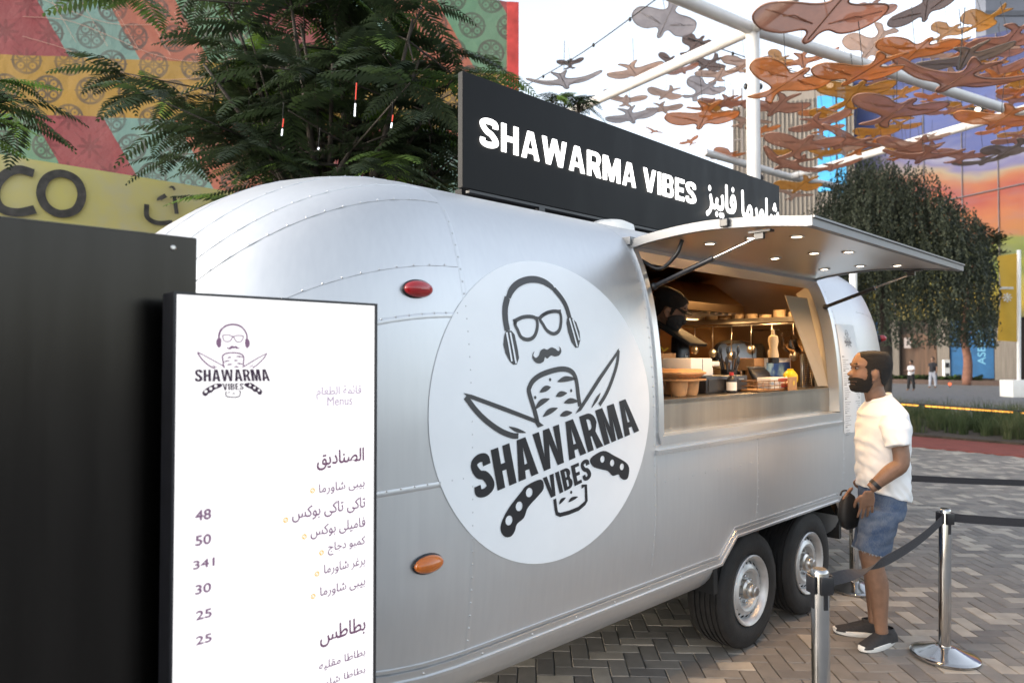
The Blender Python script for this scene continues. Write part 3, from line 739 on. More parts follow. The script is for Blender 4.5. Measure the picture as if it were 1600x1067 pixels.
# ---------------- illuminated roof sign
DS = D0 + .95
sign = thing('roof_sign', 'long black sign with glowing white letters mounted on the trailer roof', 'sign', (4.15, 1.0, 2.53), 0, frame=TF)
m_sign = mat('black_sign_panel', (.005, .005, .0055), .45, 0, var=.3, scale=3, stretch=(3, 3, .6), rvar=.1, spec=.14)
bm = NB(); box(bm, 2.306, 6.0, .95, .992, 2.62, 3.258, bev=.003); make('sign_box', bm, m_sign, sign, TF)
bm = NB(); box(bm, 2.36, 5.95, .955, .988, 2.602, 2.617)
for s in (2.9, 3.55, 4.3, 5.0, 5.7): box(bm, s, s + .05, .955, .985, 2.50, 2.602)
make('sign_leg', bm, m_black, sign, TF)
bm = NB(); box(bm, 2.42, 5.9, 1.10, 1.16, 2.50, 2.66); make('gap_blocker', bm, m_dark, sign, TF)  # dark bar added behind the sign to block the sky in the gap
m_led = glow('lit_letter', (1.0, .985, .96), .75)
t1, W_ = word_bm('SHAWARMA VIBES', .74, .205, .185, .15, .36)
x0, x1 = 2.424, 4.594; z0, z1 = 2.872, 3.035
extrude(t1, .001)
merge(t1, bmesh.new())
bm = NB(); merge(bm, t1, Matrix.Translation((x0, .945, z0)) @ Matrix.Diagonal(((x1 - x0) / W_, 1, 1, 1)) @ XZ @ Matrix.Diagonal((1, z1 - z0, 6, 1)))
make('sign_lettering', bm, m_led, sign, TF)
bm = NB(); text_fit(bm, arabic('شاورما فايبز'), 4.72, 5.93, 2.81, 3.09, .03, Matrix.Translation((0, .925, 0)) @ XZ)
tt_ = bm; 
make('arabic_lettering', extrude(tt_, .0) if False else tt_, m_led, sign, TF)
bm = NB(); lathe(bm, [(.0, .05), (.10, .045), (.15, .02), (.16, -.03)], 28, Matrix.Translation((3.35, .78, 2.50)), caps=False)
make('roof_vent', bm, m_white, trailer, TF, True, angle=40)
# ------------------------------------------------------------------ ground
def herring(cx0, cx1, cy0, cy1, Wd=.1, rot=R(-2), keep=None):
    verts, faces, rnd = [], [], []
    c, s = math.cos(rot), math.sin(rot); g = .0022; ch = .004
    n0, n1, m0, m1 = int(cx0 / Wd) - 6, int(cx1 / Wd) + 6, int(cy0 / Wd) - 6, int(cy1 / Wd) + 6
    for i in range(n0, n1):
        for j in range(m0, m1):
            d = (i - j) % 4
            if d == 0: a = (i * Wd, (i + 2) * Wd, j * Wd, (j + 1) * Wd)
            elif d == 3: a = (i * Wd, (i + 1) * Wd, j * Wd, (j + 2) * Wd)
            else: continue
            mx, my = (a[0] + a[1]) / 2, (a[2] + a[3]) / 2; X, Y = mx * c - my * s, mx * s + my * c
            if not (cx0 < X < cx1 and cy0 < Y < cy1) or (keep and not keep(X, Y)): continue
            k = len(verts); dz = random.uniform(-.0016, .0016); tx, ty = random.uniform(-.012, .012), random.uniform(-.012, .012)
            for e, zz in ((g, -.014), (g, -ch), (g + ch, 0)):
                for x, y in ((a[0] + e, a[2] + e), (a[1] - e, a[2] + e), (a[1] - e, a[3] - e), (a[0] + e, a[3] - e)):
                    verts.append((x * c - y * s, x * s + y * c, zz + dz + ((x - mx) * tx + (y - my) * ty if zz > -.01 else 0)))
            for q in (0, 4):
                for e in range(4): faces.append((k + q + e, k + q + (e + 1) % 4, k + q + 4 + (e + 1) % 4, k + q + 4 + e))
            faces.append((k + 8, k + 9, k + 10, k + 11))
            nz = noise.noise(V((X * .9, Y * .9, 0)))
            r = random.random()
            val = .36 + .14 * nz + random.uniform(-.12, .12)
            if r < .24 + .14 * nz: val = random.uniform(.78, 1.0)
            elif r > .86: val = random.uniform(0, .16)
            rnd += [min(1, max(0, val))] * 9
    return verts, faces, rnd
PA, PB = gnd(1420, 697), gnd(1600, 714)        # near edge of the red strip
PD = (PB - PA); PD.z = 0; PD.normalize(); PN = V((-PD.y, PD.x, 0))
if PN.y < 0: PN = -PN
def past(X, Y): return (V((X, Y, 0)) - PA).dot(PN)
m_pav = attr_mat('herringbone_pavers', [(0, (.15, .139, .13)), (.35, (.215, .197, .177)), (.6, (.255, .232, .205)), (.78, (.335, .30, .257)), (1, (.41, .367, .31))], .62, .34, 9, .35, .35)
hv, hf, hr = herring(-2.6, 11.5, 1.2, 14.5, keep=lambda X, Y: past(X, Y) < -.06 and X < 1.5 + Y * 1.0 and X > -.6 - Y * .35)
make('paving', (hv, hf), m_pav, kind='structure', attr=hr)
def sheet_mesh(pts, z): return ([(p[0], p[1], z) for p in pts], [tuple(range(len(pts)))])
m_grd = mat('grey_paving', (.15, .15, .152), .7, var=.25, scale=3, bump=.2, bscale=30)
make('ground', sheet_mesh([(-300, -60), (300, -60), (300, 300), (-300, 300)], -.010), m_grd, kind='structure')
def strip(d0, d1, z, L0=-20, L1=14): return sheet_mesh([PA + PD * L0 + PN * d0, PA + PD * L1 + PN * d0, PA + PD * L1 + PN * d1, PA + PD * L0 + PN * d1], z)
def slab(d0, d1, z0, z1, L0=-20, L1=14):
    bm = NB(); a = [PA + PD * L0 + PN * d0, PA + PD * L1 + PN * d0, PA + PD * L1 + PN * d1, PA + PD * L0 + PN * d1]
    loft(bm, [[p + V((0, 0, z0)) for p in a], [p + V((0, 0, z1)) for p in a]]); bmesh.ops.recalc_face_normals(bm, faces=bm.faces[:]); return bm
make('red_path', slab(-.02, 1.75, -.02, .012), mat('red_rubber_paving', (.19, .04, .026), .8, var=.18, scale=5, bump=.2, bscale=80), kind='structure')
make('planting_bed', slab(1.75, 7.2, -.02, .06), mat('soil', (.05, .037, .026), .95, var=.4, scale=10, bump=.6, bscale=30), kind='structure')
# ornamental grass
def grass():
    verts, faces, rnd = [], [], []
    for _ in range(900):
        l = random.uniform(-6, 8); d = random.uniform(1.95, 6.9); b0 = PA + PD * l + PN * d
        if b0.y < 8 or b0.x < 5 or b0.x > 24: continue
        hh = random.uniform(.42, .72) * (1 - .25 * abs(noise.noise(b0 * .6)) ); tone = min(1, max(0, .45 + .5 * noise.noise(b0 * .9) + random.uniform(-.15, .15)))
        for k in range(26):
            a = random.uniform(0, 2 * PI); ln = hh * random.uniform(.55, 1.0); lean = random.uniform(.05, .55)
            dx, dy = math.cos(a), math.sin(a); wd = .007; p = b0 + V((dx * random.uniform(0, .12), dy * random.uniform(0, .12), .05)); i0 = len(verts)
            for q in (0, .4, .75, 1):
                c = p + V((dx * lean * ln * q * q, dy * lean * ln * q * q, ln * q * (1 - .25 * lean * q))); ww = wd * (1 - .8 * q)
                verts.append(c + V((-dy * ww, dx * ww, 0))); verts.append(c - V((-dy * ww, dx * ww, 0)))
            for q in range(3): faces.append((i0 + 2 * q, i0 + 2 * q + 1, i0 + 2 * q + 3, i0 + 2 * q + 2)); rnd.append(min(1, max(0, tone + random.uniform(-.1, .1))))
    return verts, faces, rnd
gv, gf, gr = grass()
make('ornamental_grass', (gv, gf), attr_mat('grass_blades', [(0, (.038, .058, .024)), (.5, (.07, .095, .04)), (1, (.20, .17, .09))], .7, .2, 4, 0, .2, .25), kind='stuff', attr=gr, label='soft green and straw coloured grasses in the bed beyond the red path', cat='grass')
# glowing rail over the grass
ra, rb = at(1380, 629.5, 17.5), at(1760, 656.5, 14.2)
rail = thing('lit_handrail', 'low rail glowing amber above the grass bed', 'handrail', (ra.x, ra.y, 0))
bm = NB()
for q in (0.02, .5, .98): p = ra.lerp(rb, q); tube(bm, [(p.x, p.y, .05), (p.x, p.y, p.z)], .018, 8)
tube(bm, [ra + V((0, 0, .035)), rb + V((0, 0, .035))], .022, 8); make('rail_frame', bm, m_black, rail)
bm = NB(); nb = 34
for k in range(nb):
    if random.random() < .12: continue
    tube(bm, [ra.lerp(rb, k / nb), ra.lerp(rb, (k + .86) / nb)], .019, 8)
make('led_strip', bm, glow('amber_led', (1.0, .42, .07), .6), rail)

# ------------------------------------------------------------------ dark panel and lit menu board in front of the trailer
m_panel = mat('dark_metal_panel', (.042, .039, .036), .24, 1.0, var=.15, scale=2, stretch=(6, 6, .5), rvar=.06, spec=.5)
DP = 1.75
s1_, z1_ = onplane(308, 372, DP)
pan = thing('dark_cabinet', 'tall dark metal panel standing behind the menu board', 'cabinet', (-.1, DP - D0 + .05, 0), 0, frame=TF)
bm = NB(); box(bm, -1.0, s1_, DP - D0, DP - D0 + .10, .02, z1_, bev=.003); make('panel', bm, m_panel, pan, TF)
bm = NB()
for q in (.03, .53): lathe(bm, [(.0065, 0), (.0065, .003), (.004, .005), (0, .005)], 10, Matrix.Translation((s1_ - .025 - q, DP - D0, z1_ - .03)) @ Matrix.Rotation(PI / 2, 4, 'X'), caps=False)
make('bolt', bm, m_steel, pan, TF)
DM = 1.60; ym = DM - D0
def sp(px, py): return onplane(px, py, DM)
sl_, zt_ = sp(275, 460); sr_, zt2 = sp(585, 478); zt_ = (zt_ + zt2) / 2
brd = thing('menu_board', 'tall lit menu screen with prices in a thin black frame', 'menu board', ((sl_ + sr_) / 2, ym + .04, 0), 0, frame=TF)
fr = .006
bm = NB(); box(bm, sl_ - fr, sr_ + fr, ym + .003, ym + .075, .0, zt_ + fr, bev=.002)
make('casing', bm, m_black, brd, TF)
bm = NB()
for a in ((sl_ - fr, sl_, .1, zt_ + fr), (sr_, sr_ + fr, .1, zt_ + fr), (sl_, sr_, zt_, zt_ + fr)): box(bm, a[0], a[1], ym - .006, ym + .003, a[2], a[3])
make('bezel', bm, m_black, brd, TF)
bm = NB(); bm.faces.new([bm.verts.new(p) for p in ((sl_, ym, .25), (sr_, ym, .25), (sr_, ym, zt_), (sl_, ym, zt_))])
scr = make('screen', bm, glow('screen_white', (1.0, .985, 1.0), .30), brd, TF)
g_pur = glow('screen_purple', (.038, .018, .034), 1.0); g_pale = glow('screen_pale', (.12, .10, .13), 1.0); g_mid = glow('screen_violet', (.055, .034, .055), 1.0); g_yel = glow('screen_yellow', (.26, .12, .02), 1.0); g_ink = glow('screen_ink', (.014, .010, .016), 1.0)
TY = Matrix.Translation((0, ym - .0012, 0)) @ XZ
def btext(bm, s, xl, xr, yb, yt, off=.0):
    xm = (xl + xr) / 2; sl = (yb - 558) / (1950 - xm) * (xr - xl) / 2; a, _ = sp(xl, yb); b_, _ = sp(xr, yb); _, z0 = sp(xm, yb - sl); _, z1 = sp(xm, yt + sl); text_fit(bm, s, a, b_, z0, z1, off, TY)
bm = NB(); btext(bm, arabic('الصناديق'), 495, 568, 735, 698, .025); make('menu_heading', bm, g_pur, scr, TF); bm = NB(); btext(bm, arabic('بطاطس'), 500, 570, 1012, 960, .022); make('menu_heading', bm, g_pur, scr, TF)
bm = NB()
for s, xl, xr, yb, yt in (('بيبى شاورما', 498, 569, 774, 746), ('تاكى تاكى بوكس', 456, 570, 817, 774), ('فاميلى بوكس', 485, 570, 843, 806), ('كمبو دجاج', 512, 570, 868, 836), ('برغر شاورما', 506, 570, 900, 867), ('بيبى شاورما', 500, 570, 935, 899), ('بطاطا مقليه', 498, 570, 1050, 1010), ('بطاطا شاورما', 488, 570, 1082, 1038)):
    bm = NB(); btext(bm, arabic(s), xl, xr, yb, yt, .022); make('menu_item', bm, g_mid, scr, TF)
bm = NB()
for s, x, y in (('48', 317, 804), ('50', 317, 843), ('341', 318, 880), ('30', 317, 919), ('25', 318, 959), ('25', 318, 998)):
    wd = 12 if len(s) == 2 else 16.5; bm = NB(); btext(bm, s, x - wd, x + wd, y + 9.5, y - 10, .05); make('price', bm, g_mid, scr, TF)
bm = NB(); btext(bm, arabic('قائمة الطعام'), 494, 564, 624, 601, .016); btext(bm, 'Menus', 511, 550, 634, 618, .016); make('menu_caption', bm, g_pale, scr, TF)
bm = NB()
for x, y in ((488, 766), (446, 812), (475, 838), (502, 863), (495, 896), (489, 931)):
    c = sp(x, y); r_ = .0068
    bm = NB(); merge(bm, fill([circ(c[0], c[1], r_, 16), circ(c[0], c[1], r_ * .58, 16)]), TY); merge(bm, fill(stroke([(c[0] - r_ * .5, c[1] - r_ * .5), (c[0] + r_ * .5, c[1] + r_ * .5)], .002)), TY); make('coin_icon', bm, g_yel, scr, TF)
def to_board(p):                            # the round logo's drawing, straightened and shrunk onto the screen
    a = -R(11.2); x, y = p[0] - LC.x, p[1] - LC.y
    return x * math.cos(a) - y * math.sin(a), x * math.sin(a) + y * math.cos(a)
a, b_ = art_parts()
xs = []
for wd in word_logo()[:1]: xs = [to_board(v.co)[0] for v in wd.verts]; ys = [to_board(v.co)[1] for v in wd.verts]
lx0, lx1 = sp(304, 590)[0], sp(422, 590)[0]; k_ = (lx1 - lx0) / (max(xs) - min(xs)); zc_ = (sp(363, 573)[1] + sp(363, 600)[1]) / 2; ymid = (max(ys) + min(ys)) / 2; xmid = (max(xs) + min(xs)) / 2
for bm_, mm, nm in ((a, g_mid, 'screen_logo_drawing'), (b_, g_ink, 'screen_logo_lettering')):
    for v in bm_.verts:
        x, y = to_board(v.co); v.co = ((lx0 + lx1) / 2 + (x - xmid) * k_, zc_ + (y - ymid) * k_, 0)
    t_ = NB(); merge(t_, bm_, TY); make(nm, t_, mm, scr, TF)

# ------------------------------------------------------------------ things on the serving counter
def cpos(px, t):                            # along-counter position under a photo column, at depth t
    d = ray(px, 600); k = d.dot(U) / d.dot(N); return k * (D0 + t)
def czt(px, py, t):
    s, z = onplane(px, py, D0 + t); return s, z
def item(name, label, cat, px, t, z=CZ, group=None, rot=0): return thing(name, label, cat, (cpos(px, t), t, z), rot, group, TF)
def IF(px, t, z=CZ, rot=0): return TF @ Matrix.Translation((cpos(px, t), t, z)) @ Matrix.Rotation(rot, 4, 'Z')
m_orange = mat('moulded_pulp', (.50, .27, .12), .75, var=.12, scale=30)
def tub(z, label):
    o = item('takeout_tray', label, 'food tray', 1052, .24, z, 'takeout trays at the end of the counter'); F = IF(1052, .24, z)
    bm = NB()
    for a in (-.055, .055):
        for b_ in (-.07, .07):
            lathe(bm, [(.0, .001), (.036, .001), (.045, .02), (.052, .085), (.048, .085), (.04, .02), (0, .01)], 20, Matrix.Translation((a, b_, 0)), caps=False)
    make('compartment', bm, m_orange, o, F, True, angle=50)
    bm = NB(); loft(bm, [[V(p) for p in ering((0, 0, zz), (.125 + e, 0, 0), (0, .145 + e, 0), 28, 5)] for zz, e in ((.086, -.006), (.084, .008), (.092, .010), (.094, -.004))]); make('rim', bm, m_orange, o, F, True, angle=40)
tub(CZ, 'tan moulded tray at the bottom of the stack by the hatch edge')
o = item('takeout_tray', 'lidded tan tray on top of the stack by the hatch edge', 'food tray', 1052, .24, CZ + .0955, 'takeout trays at the end of the counter'); F = IF(1052, .24, CZ + .0955)
bm = NB(); loft(bm, [[V(p) for p in ering((0, 0, zz), (e * .86, 0, 0), (0, e, 0), 28, 5)] for zz, e in ((0, .12), (.022, .145), (.026, .155), (.034, .155), (.040, .14), (.052, .13))]); make('lid', bm, m_orange, o, F, True, angle=40)
o = item('cash_drawer', 'black cash drawer under the white slip printer', 'cash drawer', 1100, .36); F = IF(1100, .36)
bm = NB(); box(bm, -.24, .24, -.16, .16, 0, .10, bev=.006); make('case', bm, m_black, o, F, True, angle=30)
bm = NB(); box(bm, -.22, .22, -.166, -.16, .012, .085, bev=.003); make('drawer_front', bm, mat('black_plastic', (.022, .022, .024), .3), o, F); bm = NB(); box(bm, .12, .18, -.169, -.166, .075, .082); make('lock_plate', bm, m_steel, o, F)
o = item('slip_printer', 'white boxy receipt printer on the black drawer', 'printer', 1076, .33, CZ + .1015); F = IF(1076, .33, CZ + .1015)
bm = NB(); box(bm, -.13, .10, -.10, .10, 0, .105, bev=.008); make('case', bm, m_white, o, F, True, angle=30)
bm = NB(); box(bm, .1005, .24, -.07, .07, .055, .085, bev=.01); box(bm, .1005, .17, -.06, .06, .0, .05); make('paper_tray', bm, m_white, o, F, True, angle=30)
bm = NB(); box(bm, -.012, -.009, -.1015, -.099, .01, .1); make('case_seam', bm, m_black, o, F)
o = item('till_monitor', 'black touch till with a tilted screen turned to the worker', 'till', 1063, .62); F = IF(1063, .62)
bm = NB(); loft(bm, [ering((0, 0, z_), (a, 0, 0), (0, b_, 0), 24, 4) for z_, a, b_ in ((0, .14, .11), (.012, .14, .11), (.03, .075, .05), (.34, .062, .038), (.355, .05, .03))]); make('stand', bm, m_black, o, F, True, angle=40)
bm = NB(); t_ = bmesh.new(); box(t_, -.23, .23, -.012, .012, -.15, .15, bev=.006); merge(bm, t_, Matrix.Translation((.02, .02, .37)) @ Matrix.Rotation(R(18), 4, 'Z') @ Matrix.Rotation(R(-58), 4, 'X')); make('screen_back', bm, mat('matte_black', (.010, .010, .010), .7, spec=.2), o, F, True, angle=30)
bm = NB(); box(bm, -.03, .035, -.0475, -.0455, .12, .155); make('paper_label', bm, m_white, o, F)
bm = NB(); text_fit(bm, 'hp', -.018, .018, .19, .232, 0, Matrix.Translation((0, -.0475, 0)) @ XZ @ Matrix(((1, .25, 0, -.05), (0, 1, 0, 0), (0, 0, 1, 0), (0, 0, 0, 1)))); make('maker_mark', bm, m_alu, o, F)
o = item('paper_bag', 'crumpled brown paper bag beside the till', 'paper bag', 1040, .50); F = IF(1040, .50)
bm = NB(); loft(bm, [[p + V((noise.noise(p * 30 + V((z_, 0, 0))) * .02, noise.noise(p * 25) * .02, noise.noise(p * 40) * .008)) for p in ering((0, 0, z_), (a, 0, 0), (0, b_, 0), 24, 3)] for z_, a, b_ in ((0, .09, .07), (.05, .1, .075), (.1, .095, .07), (.16, .09, .05), (.2, .085, .03), (.235, .09, .02))]); make('bag', bm, m_kraft, o, F, True, angle=25)
o = item('sauce_bottle', 'small dark bottle with a white label and red cap', 'bottle', 1143, .16); F = IF(1143, .16)
bm = NB(); lathe(bm, [(.0, 0), (.028, 0), (.03, .006), (.03, .075), (.022, .09), (.012, .1), (.012, .112), (0, .112)], 20, caps=False); make('bottle', bm, m_black, o, F, True, angle=40)
bm = NB(); lathe(bm, [(.0305, .015), (.0305, .065)], 20, caps=False); make('paper_label', bm, m_white, o, F, True); bm = NB(); lathe(bm, [(.0135, .104), (.0135, .122), (0, .122)], 14, caps=False); make('cap', bm, mat('red_plastic', (.5, .03, .02), .4), o, F, True, angle=40)
o = item('utensil_pot', 'dark pot full of black tongs and spatulas', 'utensil pot', 1139, .42); F = IF(1139, .42)
bm = NB(); lathe(bm, [(.0, 0), (.045, 0), (.055, .13), (.051, .13), (.043, .01), (0, .01)], 20, caps=False); make('pot', bm, m_black, o, F, True, angle=40)
bm = NB()
for k in range(9):
    a = k * .7; tube(bm, [(.02 * math.cos(a), .02 * math.sin(a), .02), (.07 * math.cos(a), .06 * math.sin(a), .21 + .04 * math.sin(k * 2.1))], .006, 6); ell(bm, (.072 * math.cos(a), .062 * math.sin(a), .225 + .04 * math.sin(k * 2.1)), .018, .006, .028, 8)
make('utensil', bm, m_black, o, F, True)
o = item('steel_cup', 'small steel cup next to the utensil pot', 'cup', 1157, .46, CZ); F = IF(1157, .46)
bm = NB(); lathe(bm, [(.0, .0), (.04, 0), (.05, .12), (.054, .124), (.048, .122), (.038, .006), (0, .006)], 24, caps=False); make('cup', bm, m_chrome, o, F, True, angle=40)
o = item('wire_basket', 'low brown wire basket of packets along the counter', 'basket', 1196, .16); F = IF(1196, .16)
m_brn = mat('brown_wire', (.16, .075, .025), .5)
bm = NB()
for z_ in (.006, .035, .065): tube(bm, [(-.24, -.07, z_), (.27, -.07, z_), (.27, .07, z_), (-.24, .07, z_), (-.24, -.07, z_)], .0035, 6)
for k in range(8): x_ = -.24 + k * .073; tube(bm, [(x_, -.07, .065), (x_, -.07, .006), (x_, .07, .006), (x_, .07, .065)], .003, 6)
make('wire_frame', bm, m_brn, o, F, True); bm = NB(); box(bm, -.235, .265, -.065, .065, .007, .014); make('basket_base', bm, m_kraft, o, F)
m_redcard = mat('red_card', (.42, .03, .025), .5, var=.1)
for k, (px, t_, z_, w_, h_, rz, lab) in enumerate(((1212, .15, CZ + .0145, .30, .035, .0, 'red and white packet lying in the wire basket'), (1207, .15, CZ + .05, .26, .032, .06, 'red and white packet on top of another in the basket'))):
    o = item('snack_packet', lab, 'packet', px, t_, z_, 'packets in the wire basket', rz); F = IF(px, t_, z_, rz)
    bm = NB(); box(bm, -w_ / 2, w_ / 2, -.045, .045, 0, h_, bev=.002); make('carton', bm, m_white, o, F)
    bm = NB(); box(bm, -.02, w_ / 2 - .01, -.0475, -.0455, .006, h_ - .006); make('printed_band', bm, m_redcard, o, F)
o = item('card_stand', 'tan card with a round sticker at the end of the basket', 'card', 1238, .07); F = IF(1238, .07, CZ, .1)
bm = NB(); box(bm, -.075, .075, -.003, .003, 0, .085); make('card', bm, m_kraft, o, F); bm = NB(); lathe(bm, [(.016, -.0005), (.016, .001), (0, .001)], 16, Matrix.Translation((.02, -.003, .045)) @ Matrix.Rotation(PI / 2, 4, 'X'), caps=False); make('sticker', bm, mat('yellow_sticker', (.6, .42, .03), .5), o, F)
o = item('printed_carton', 'open carton with a blue printed front behind the basket', 'carton', 1207, .38); F = IF(1207, .38)
bm = NB(); box(bm, -.30, .235, -.02, .15, 0, .205, bev=.003); make('carton', bm, m_kraft, o, F)
m_blue, t, b = bsdf('blue_print'); v, x, y, z = coords(t); setc(t, b, 'Base Color', mixc(t, noi(t, v, 9, 3).step(.42, .6), (.03, .09, .32), (.30, .48, .60))); b.inputs['Roughness'].default_value = .4
bm = NB(); box(bm, -.16, .235, -.026, -.0205, .0, .205); make('white_border', bm, m_white, o, F); bm = NB(); box(bm, -.14, .215, -.0295, -.0265, .02, .175); make('picture', bm, m_blue, o, F)
o = item('zip_pouch', 'black zip pouch leaning against the blue carton', 'pouch', 1195, .28, CZ + .05); F = IF(1195, .28, CZ + .05)
bm = NB(); loft(bm, [ering((0, .02 * q, z_), (a, 0, 0), (0, b_, 0), 22, 3) for q, (z_, a, b_) in enumerate(((0, .10, .02), (.02, .115, .03), (.06, .118, .028), (.09, .11, .012), (.10, .105, .004)))]); make('pouch', bm, m_black, o, F, True)
bm = NB(); tube(bm, [(-.11, .05, .093), (.11, .05, .093)], .003, 6); make('zip', bm, m_steel, o, F)
o = item('yellow_jug', 'bright yellow squeezy jug by the carton', 'jug', 1235, .23, CZ + .03); F = IF(1235, .23, CZ + .03); m_yel = mat('yellow_plastic', (.75, .52, .01), .35)
bm = NB(); lathe(bm, [(0, 0), (.04, 0), (.048, .02), (.048, .06), (.03, .085), (.02, .09), (.02, .102), (0, .102)], 22, caps=False); make('jug', bm, m_yel, o, F, True, angle=45); bm = NB(); tube(bm, cr([(-.045, 0, .06), (-.075, 0, .05), (-.072, 0, .02), (-.045, 0, .015)], 5), .008, 8); make('handle', bm, m_yel, o, F, True)
m_glass = mat('clear_acrylic', (1, 1, 1), .03, var=0, trans=1.0, ior=1.12)
o = item('display_case', 'clear acrylic display case on the counter', 'display case', 1226, .44, CZ + .206); F = IF(1226, .44, CZ + .206)
bm = NB()
for a in ((-.30, .33, -.1, -.095, 0, .20), (-.30, .33, .095, .1, 0, .20), (-.305, -.3005, -.1, .1, 0, .20), (.3305, .335, -.1, .1, 0, .20), (-.3, .33, -.095, .095, .2005, .2045)): box(bm, *a)
make('acrylic_panel', bm, m_glass, o, F); bm = NB()
for a in ((-.25, .17), (.10, .165), (.27, .17), (.10, .03)): lathe(bm, [(.012, 0), (.012, .004), (0, .004)], 12, Matrix.Translation((a[0], -.1005, a[1])) @ Matrix.Rotation(PI / 2, 4, 'X'), caps=False)
box(bm, .098, .102, -.104, -.1005, 0, .2); make('fixing', bm, m_chrome, o, F)
for k, (a, rr_) in enumerate(((.02, .075), (.16, .08), (.26, .07))):
    o2 = thing('steel_bowl', ('shallow', 'deep', 'small')[k] + ' steel bowl standing on edge inside the acrylic case', 'bowl', (cpos(1226, .44) + a, .47, CZ + .207), 0, 'bowls in the display case', TF); F2 = TF @ Matrix.Translation((cpos(1226, .44) + a, .47, CZ + .207))
    bm = NB(); lathe(bm, [(.0, .02), (rr_ * .6, .025), (rr_, .055), (rr_ + .004, .056), (rr_ * .6, .02), (0, .015)], 28, Matrix.Translation((0, 0, rr_ + .005)) @ Matrix.Rotation(R(70), 4, 'X'), caps=False); make('bowl', bm, m_chrome, o2, F2, True, angle=50)
o = item('squeeze_bottle', 'cream squeeze bottle in front of the acrylic case', 'bottle', 1209, .30, CZ + .17); F = IF(1209, .30, CZ + .17); m_cream = mat('cream_plastic', (.66, .52, .33), .4, var=.05)
bm = NB(); lathe(bm, [(0, .04), (.034, .04), (.034, .06), (.026, .11), (.034, .15), (.03, .185), (.012, .195), (.006, .235), (0, .235)], 22, caps=False); make('bottle', bm, m_cream, o, F, True, angle=50); bm = NB(); lathe(bm, [(0, 0), (.036, 0), (.036, .0395), (0, .0395)], 22, caps=False); make('foot', bm, m_black, o, F, True, angle=40)
o = item('wire_rack', 'upright grey wire rack near the jamb', 'rack', 1261, .22); F = IF(1261, .22)
bm = NB(); tube(bm, [(-.075, 0, .004), (-.075, 0, .235), (.075, 0, .235), (.075, 0, .004), (-.075, 0, .004)], .006, 8)
for k in range(14): tube(bm, [(-.075, 0, .018 + k * .016), (.075, 0, .018 + k * .016)], .003, 6)
for a in (-.03, .03): tube(bm, [(a, .006, .004), (a, .006, .235)], .003, 6)
make('wires', bm, m_alu, o, F, True); bm = NB(); box(bm, -.07, .07, .012, .016, .0, .23); make('backing', bm, mat('grey_board', (.28, .27, .26), .6), o, F)
o = item('speaker_puck', 'round black object by the window jamb', 'speaker', 1281, .20); F = IF(1281, .20)
bm = NB(); lathe(bm, [(0, 0), (.05, 0), (.068, .02), (.072, .05), (.06, .09), (.03, .105), (0, .107)], 24, caps=False); make('housing', bm, m_black, o, F, True, angle=40); bm = NB(); lathe(bm, [(.0705, .03), (.0735, .04), (.0735, .05), (.071, .058)], 24, caps=False); make('grille', bm, mat('grey_mesh', (.05, .05, .05), .6), o, F, True)
# back of the kitchen
random.seed(11)
for k, (s, t_, rr_, hh, lab) in enumerate(((5.35, 1.70, .15, .20, 'large stock pot on the back counter'), (5.85, 1.75, .12, .14, 'saucepan on the back counter'), (5.7, 1.62, .09, .26, 'tall steel canister on the back counter'), (4.75, 1.70, .16, .24, 'dented stock pot behind the till'))):
    o = thing('steel_pot', lab, 'pot', (s, t_, 1.421), 0, 'pots on the back counter', TF); F = TF @ Matrix.Translation((s, t_, 1.421))
    bm = NB(); lathe(bm, [(0, 0), (rr_, 0), (rr_, hh), (rr_ + .01, hh + .004), (rr_ - .006, hh), (rr_ - .006, .01), (0, .01)], 28, caps=False); make('pot', bm, m_steel, o, F, True, angle=40)
    bm = NB(); tube(bm, cr([(rr_, -.04, hh * .75), (rr_ + .05, -.03, hh * .78), (rr_ + .05, .03, hh * .78), (rr_, .04, hh * .75)], 4), .007, 8); tube(bm, cr([(-rr_, -.04, hh * .75), (-rr_ - .05, -.03, hh * .78), (-rr_ - .05, .03, hh * .78), (-rr_, .04, hh * .75)], 4), .007, 8); make('handle', bm, m_steel, o, F, True)
for k in range(9):
    hgt = random.uniform(.03, .09); o = thing('plate_stack', 'stack of pale round dishes on the high shelf at the back of the kitchen', 'dishes', (6.09, .72 + k * .14, 2.051), 0, 'dishes on the high shelf', TF); F = TF @ Matrix.Translation((6.09, .72 + k * .14, 2.051))
    bm = NB(); prf = [(0, 0)]
    for q in range(max(2, int(hgt / .012))): prf += [(.05, q * .012), (.06, q * .012 + .010)]
    prf.append((0, prf[-1][1])); lathe(bm, prf, 20, caps=False); make('dishes', bm, mat('pale_ceramic', (.6, .5, .38), .35) if k == 0 else bpy.data.materials['pale_ceramic'], o, F, True, angle=30)

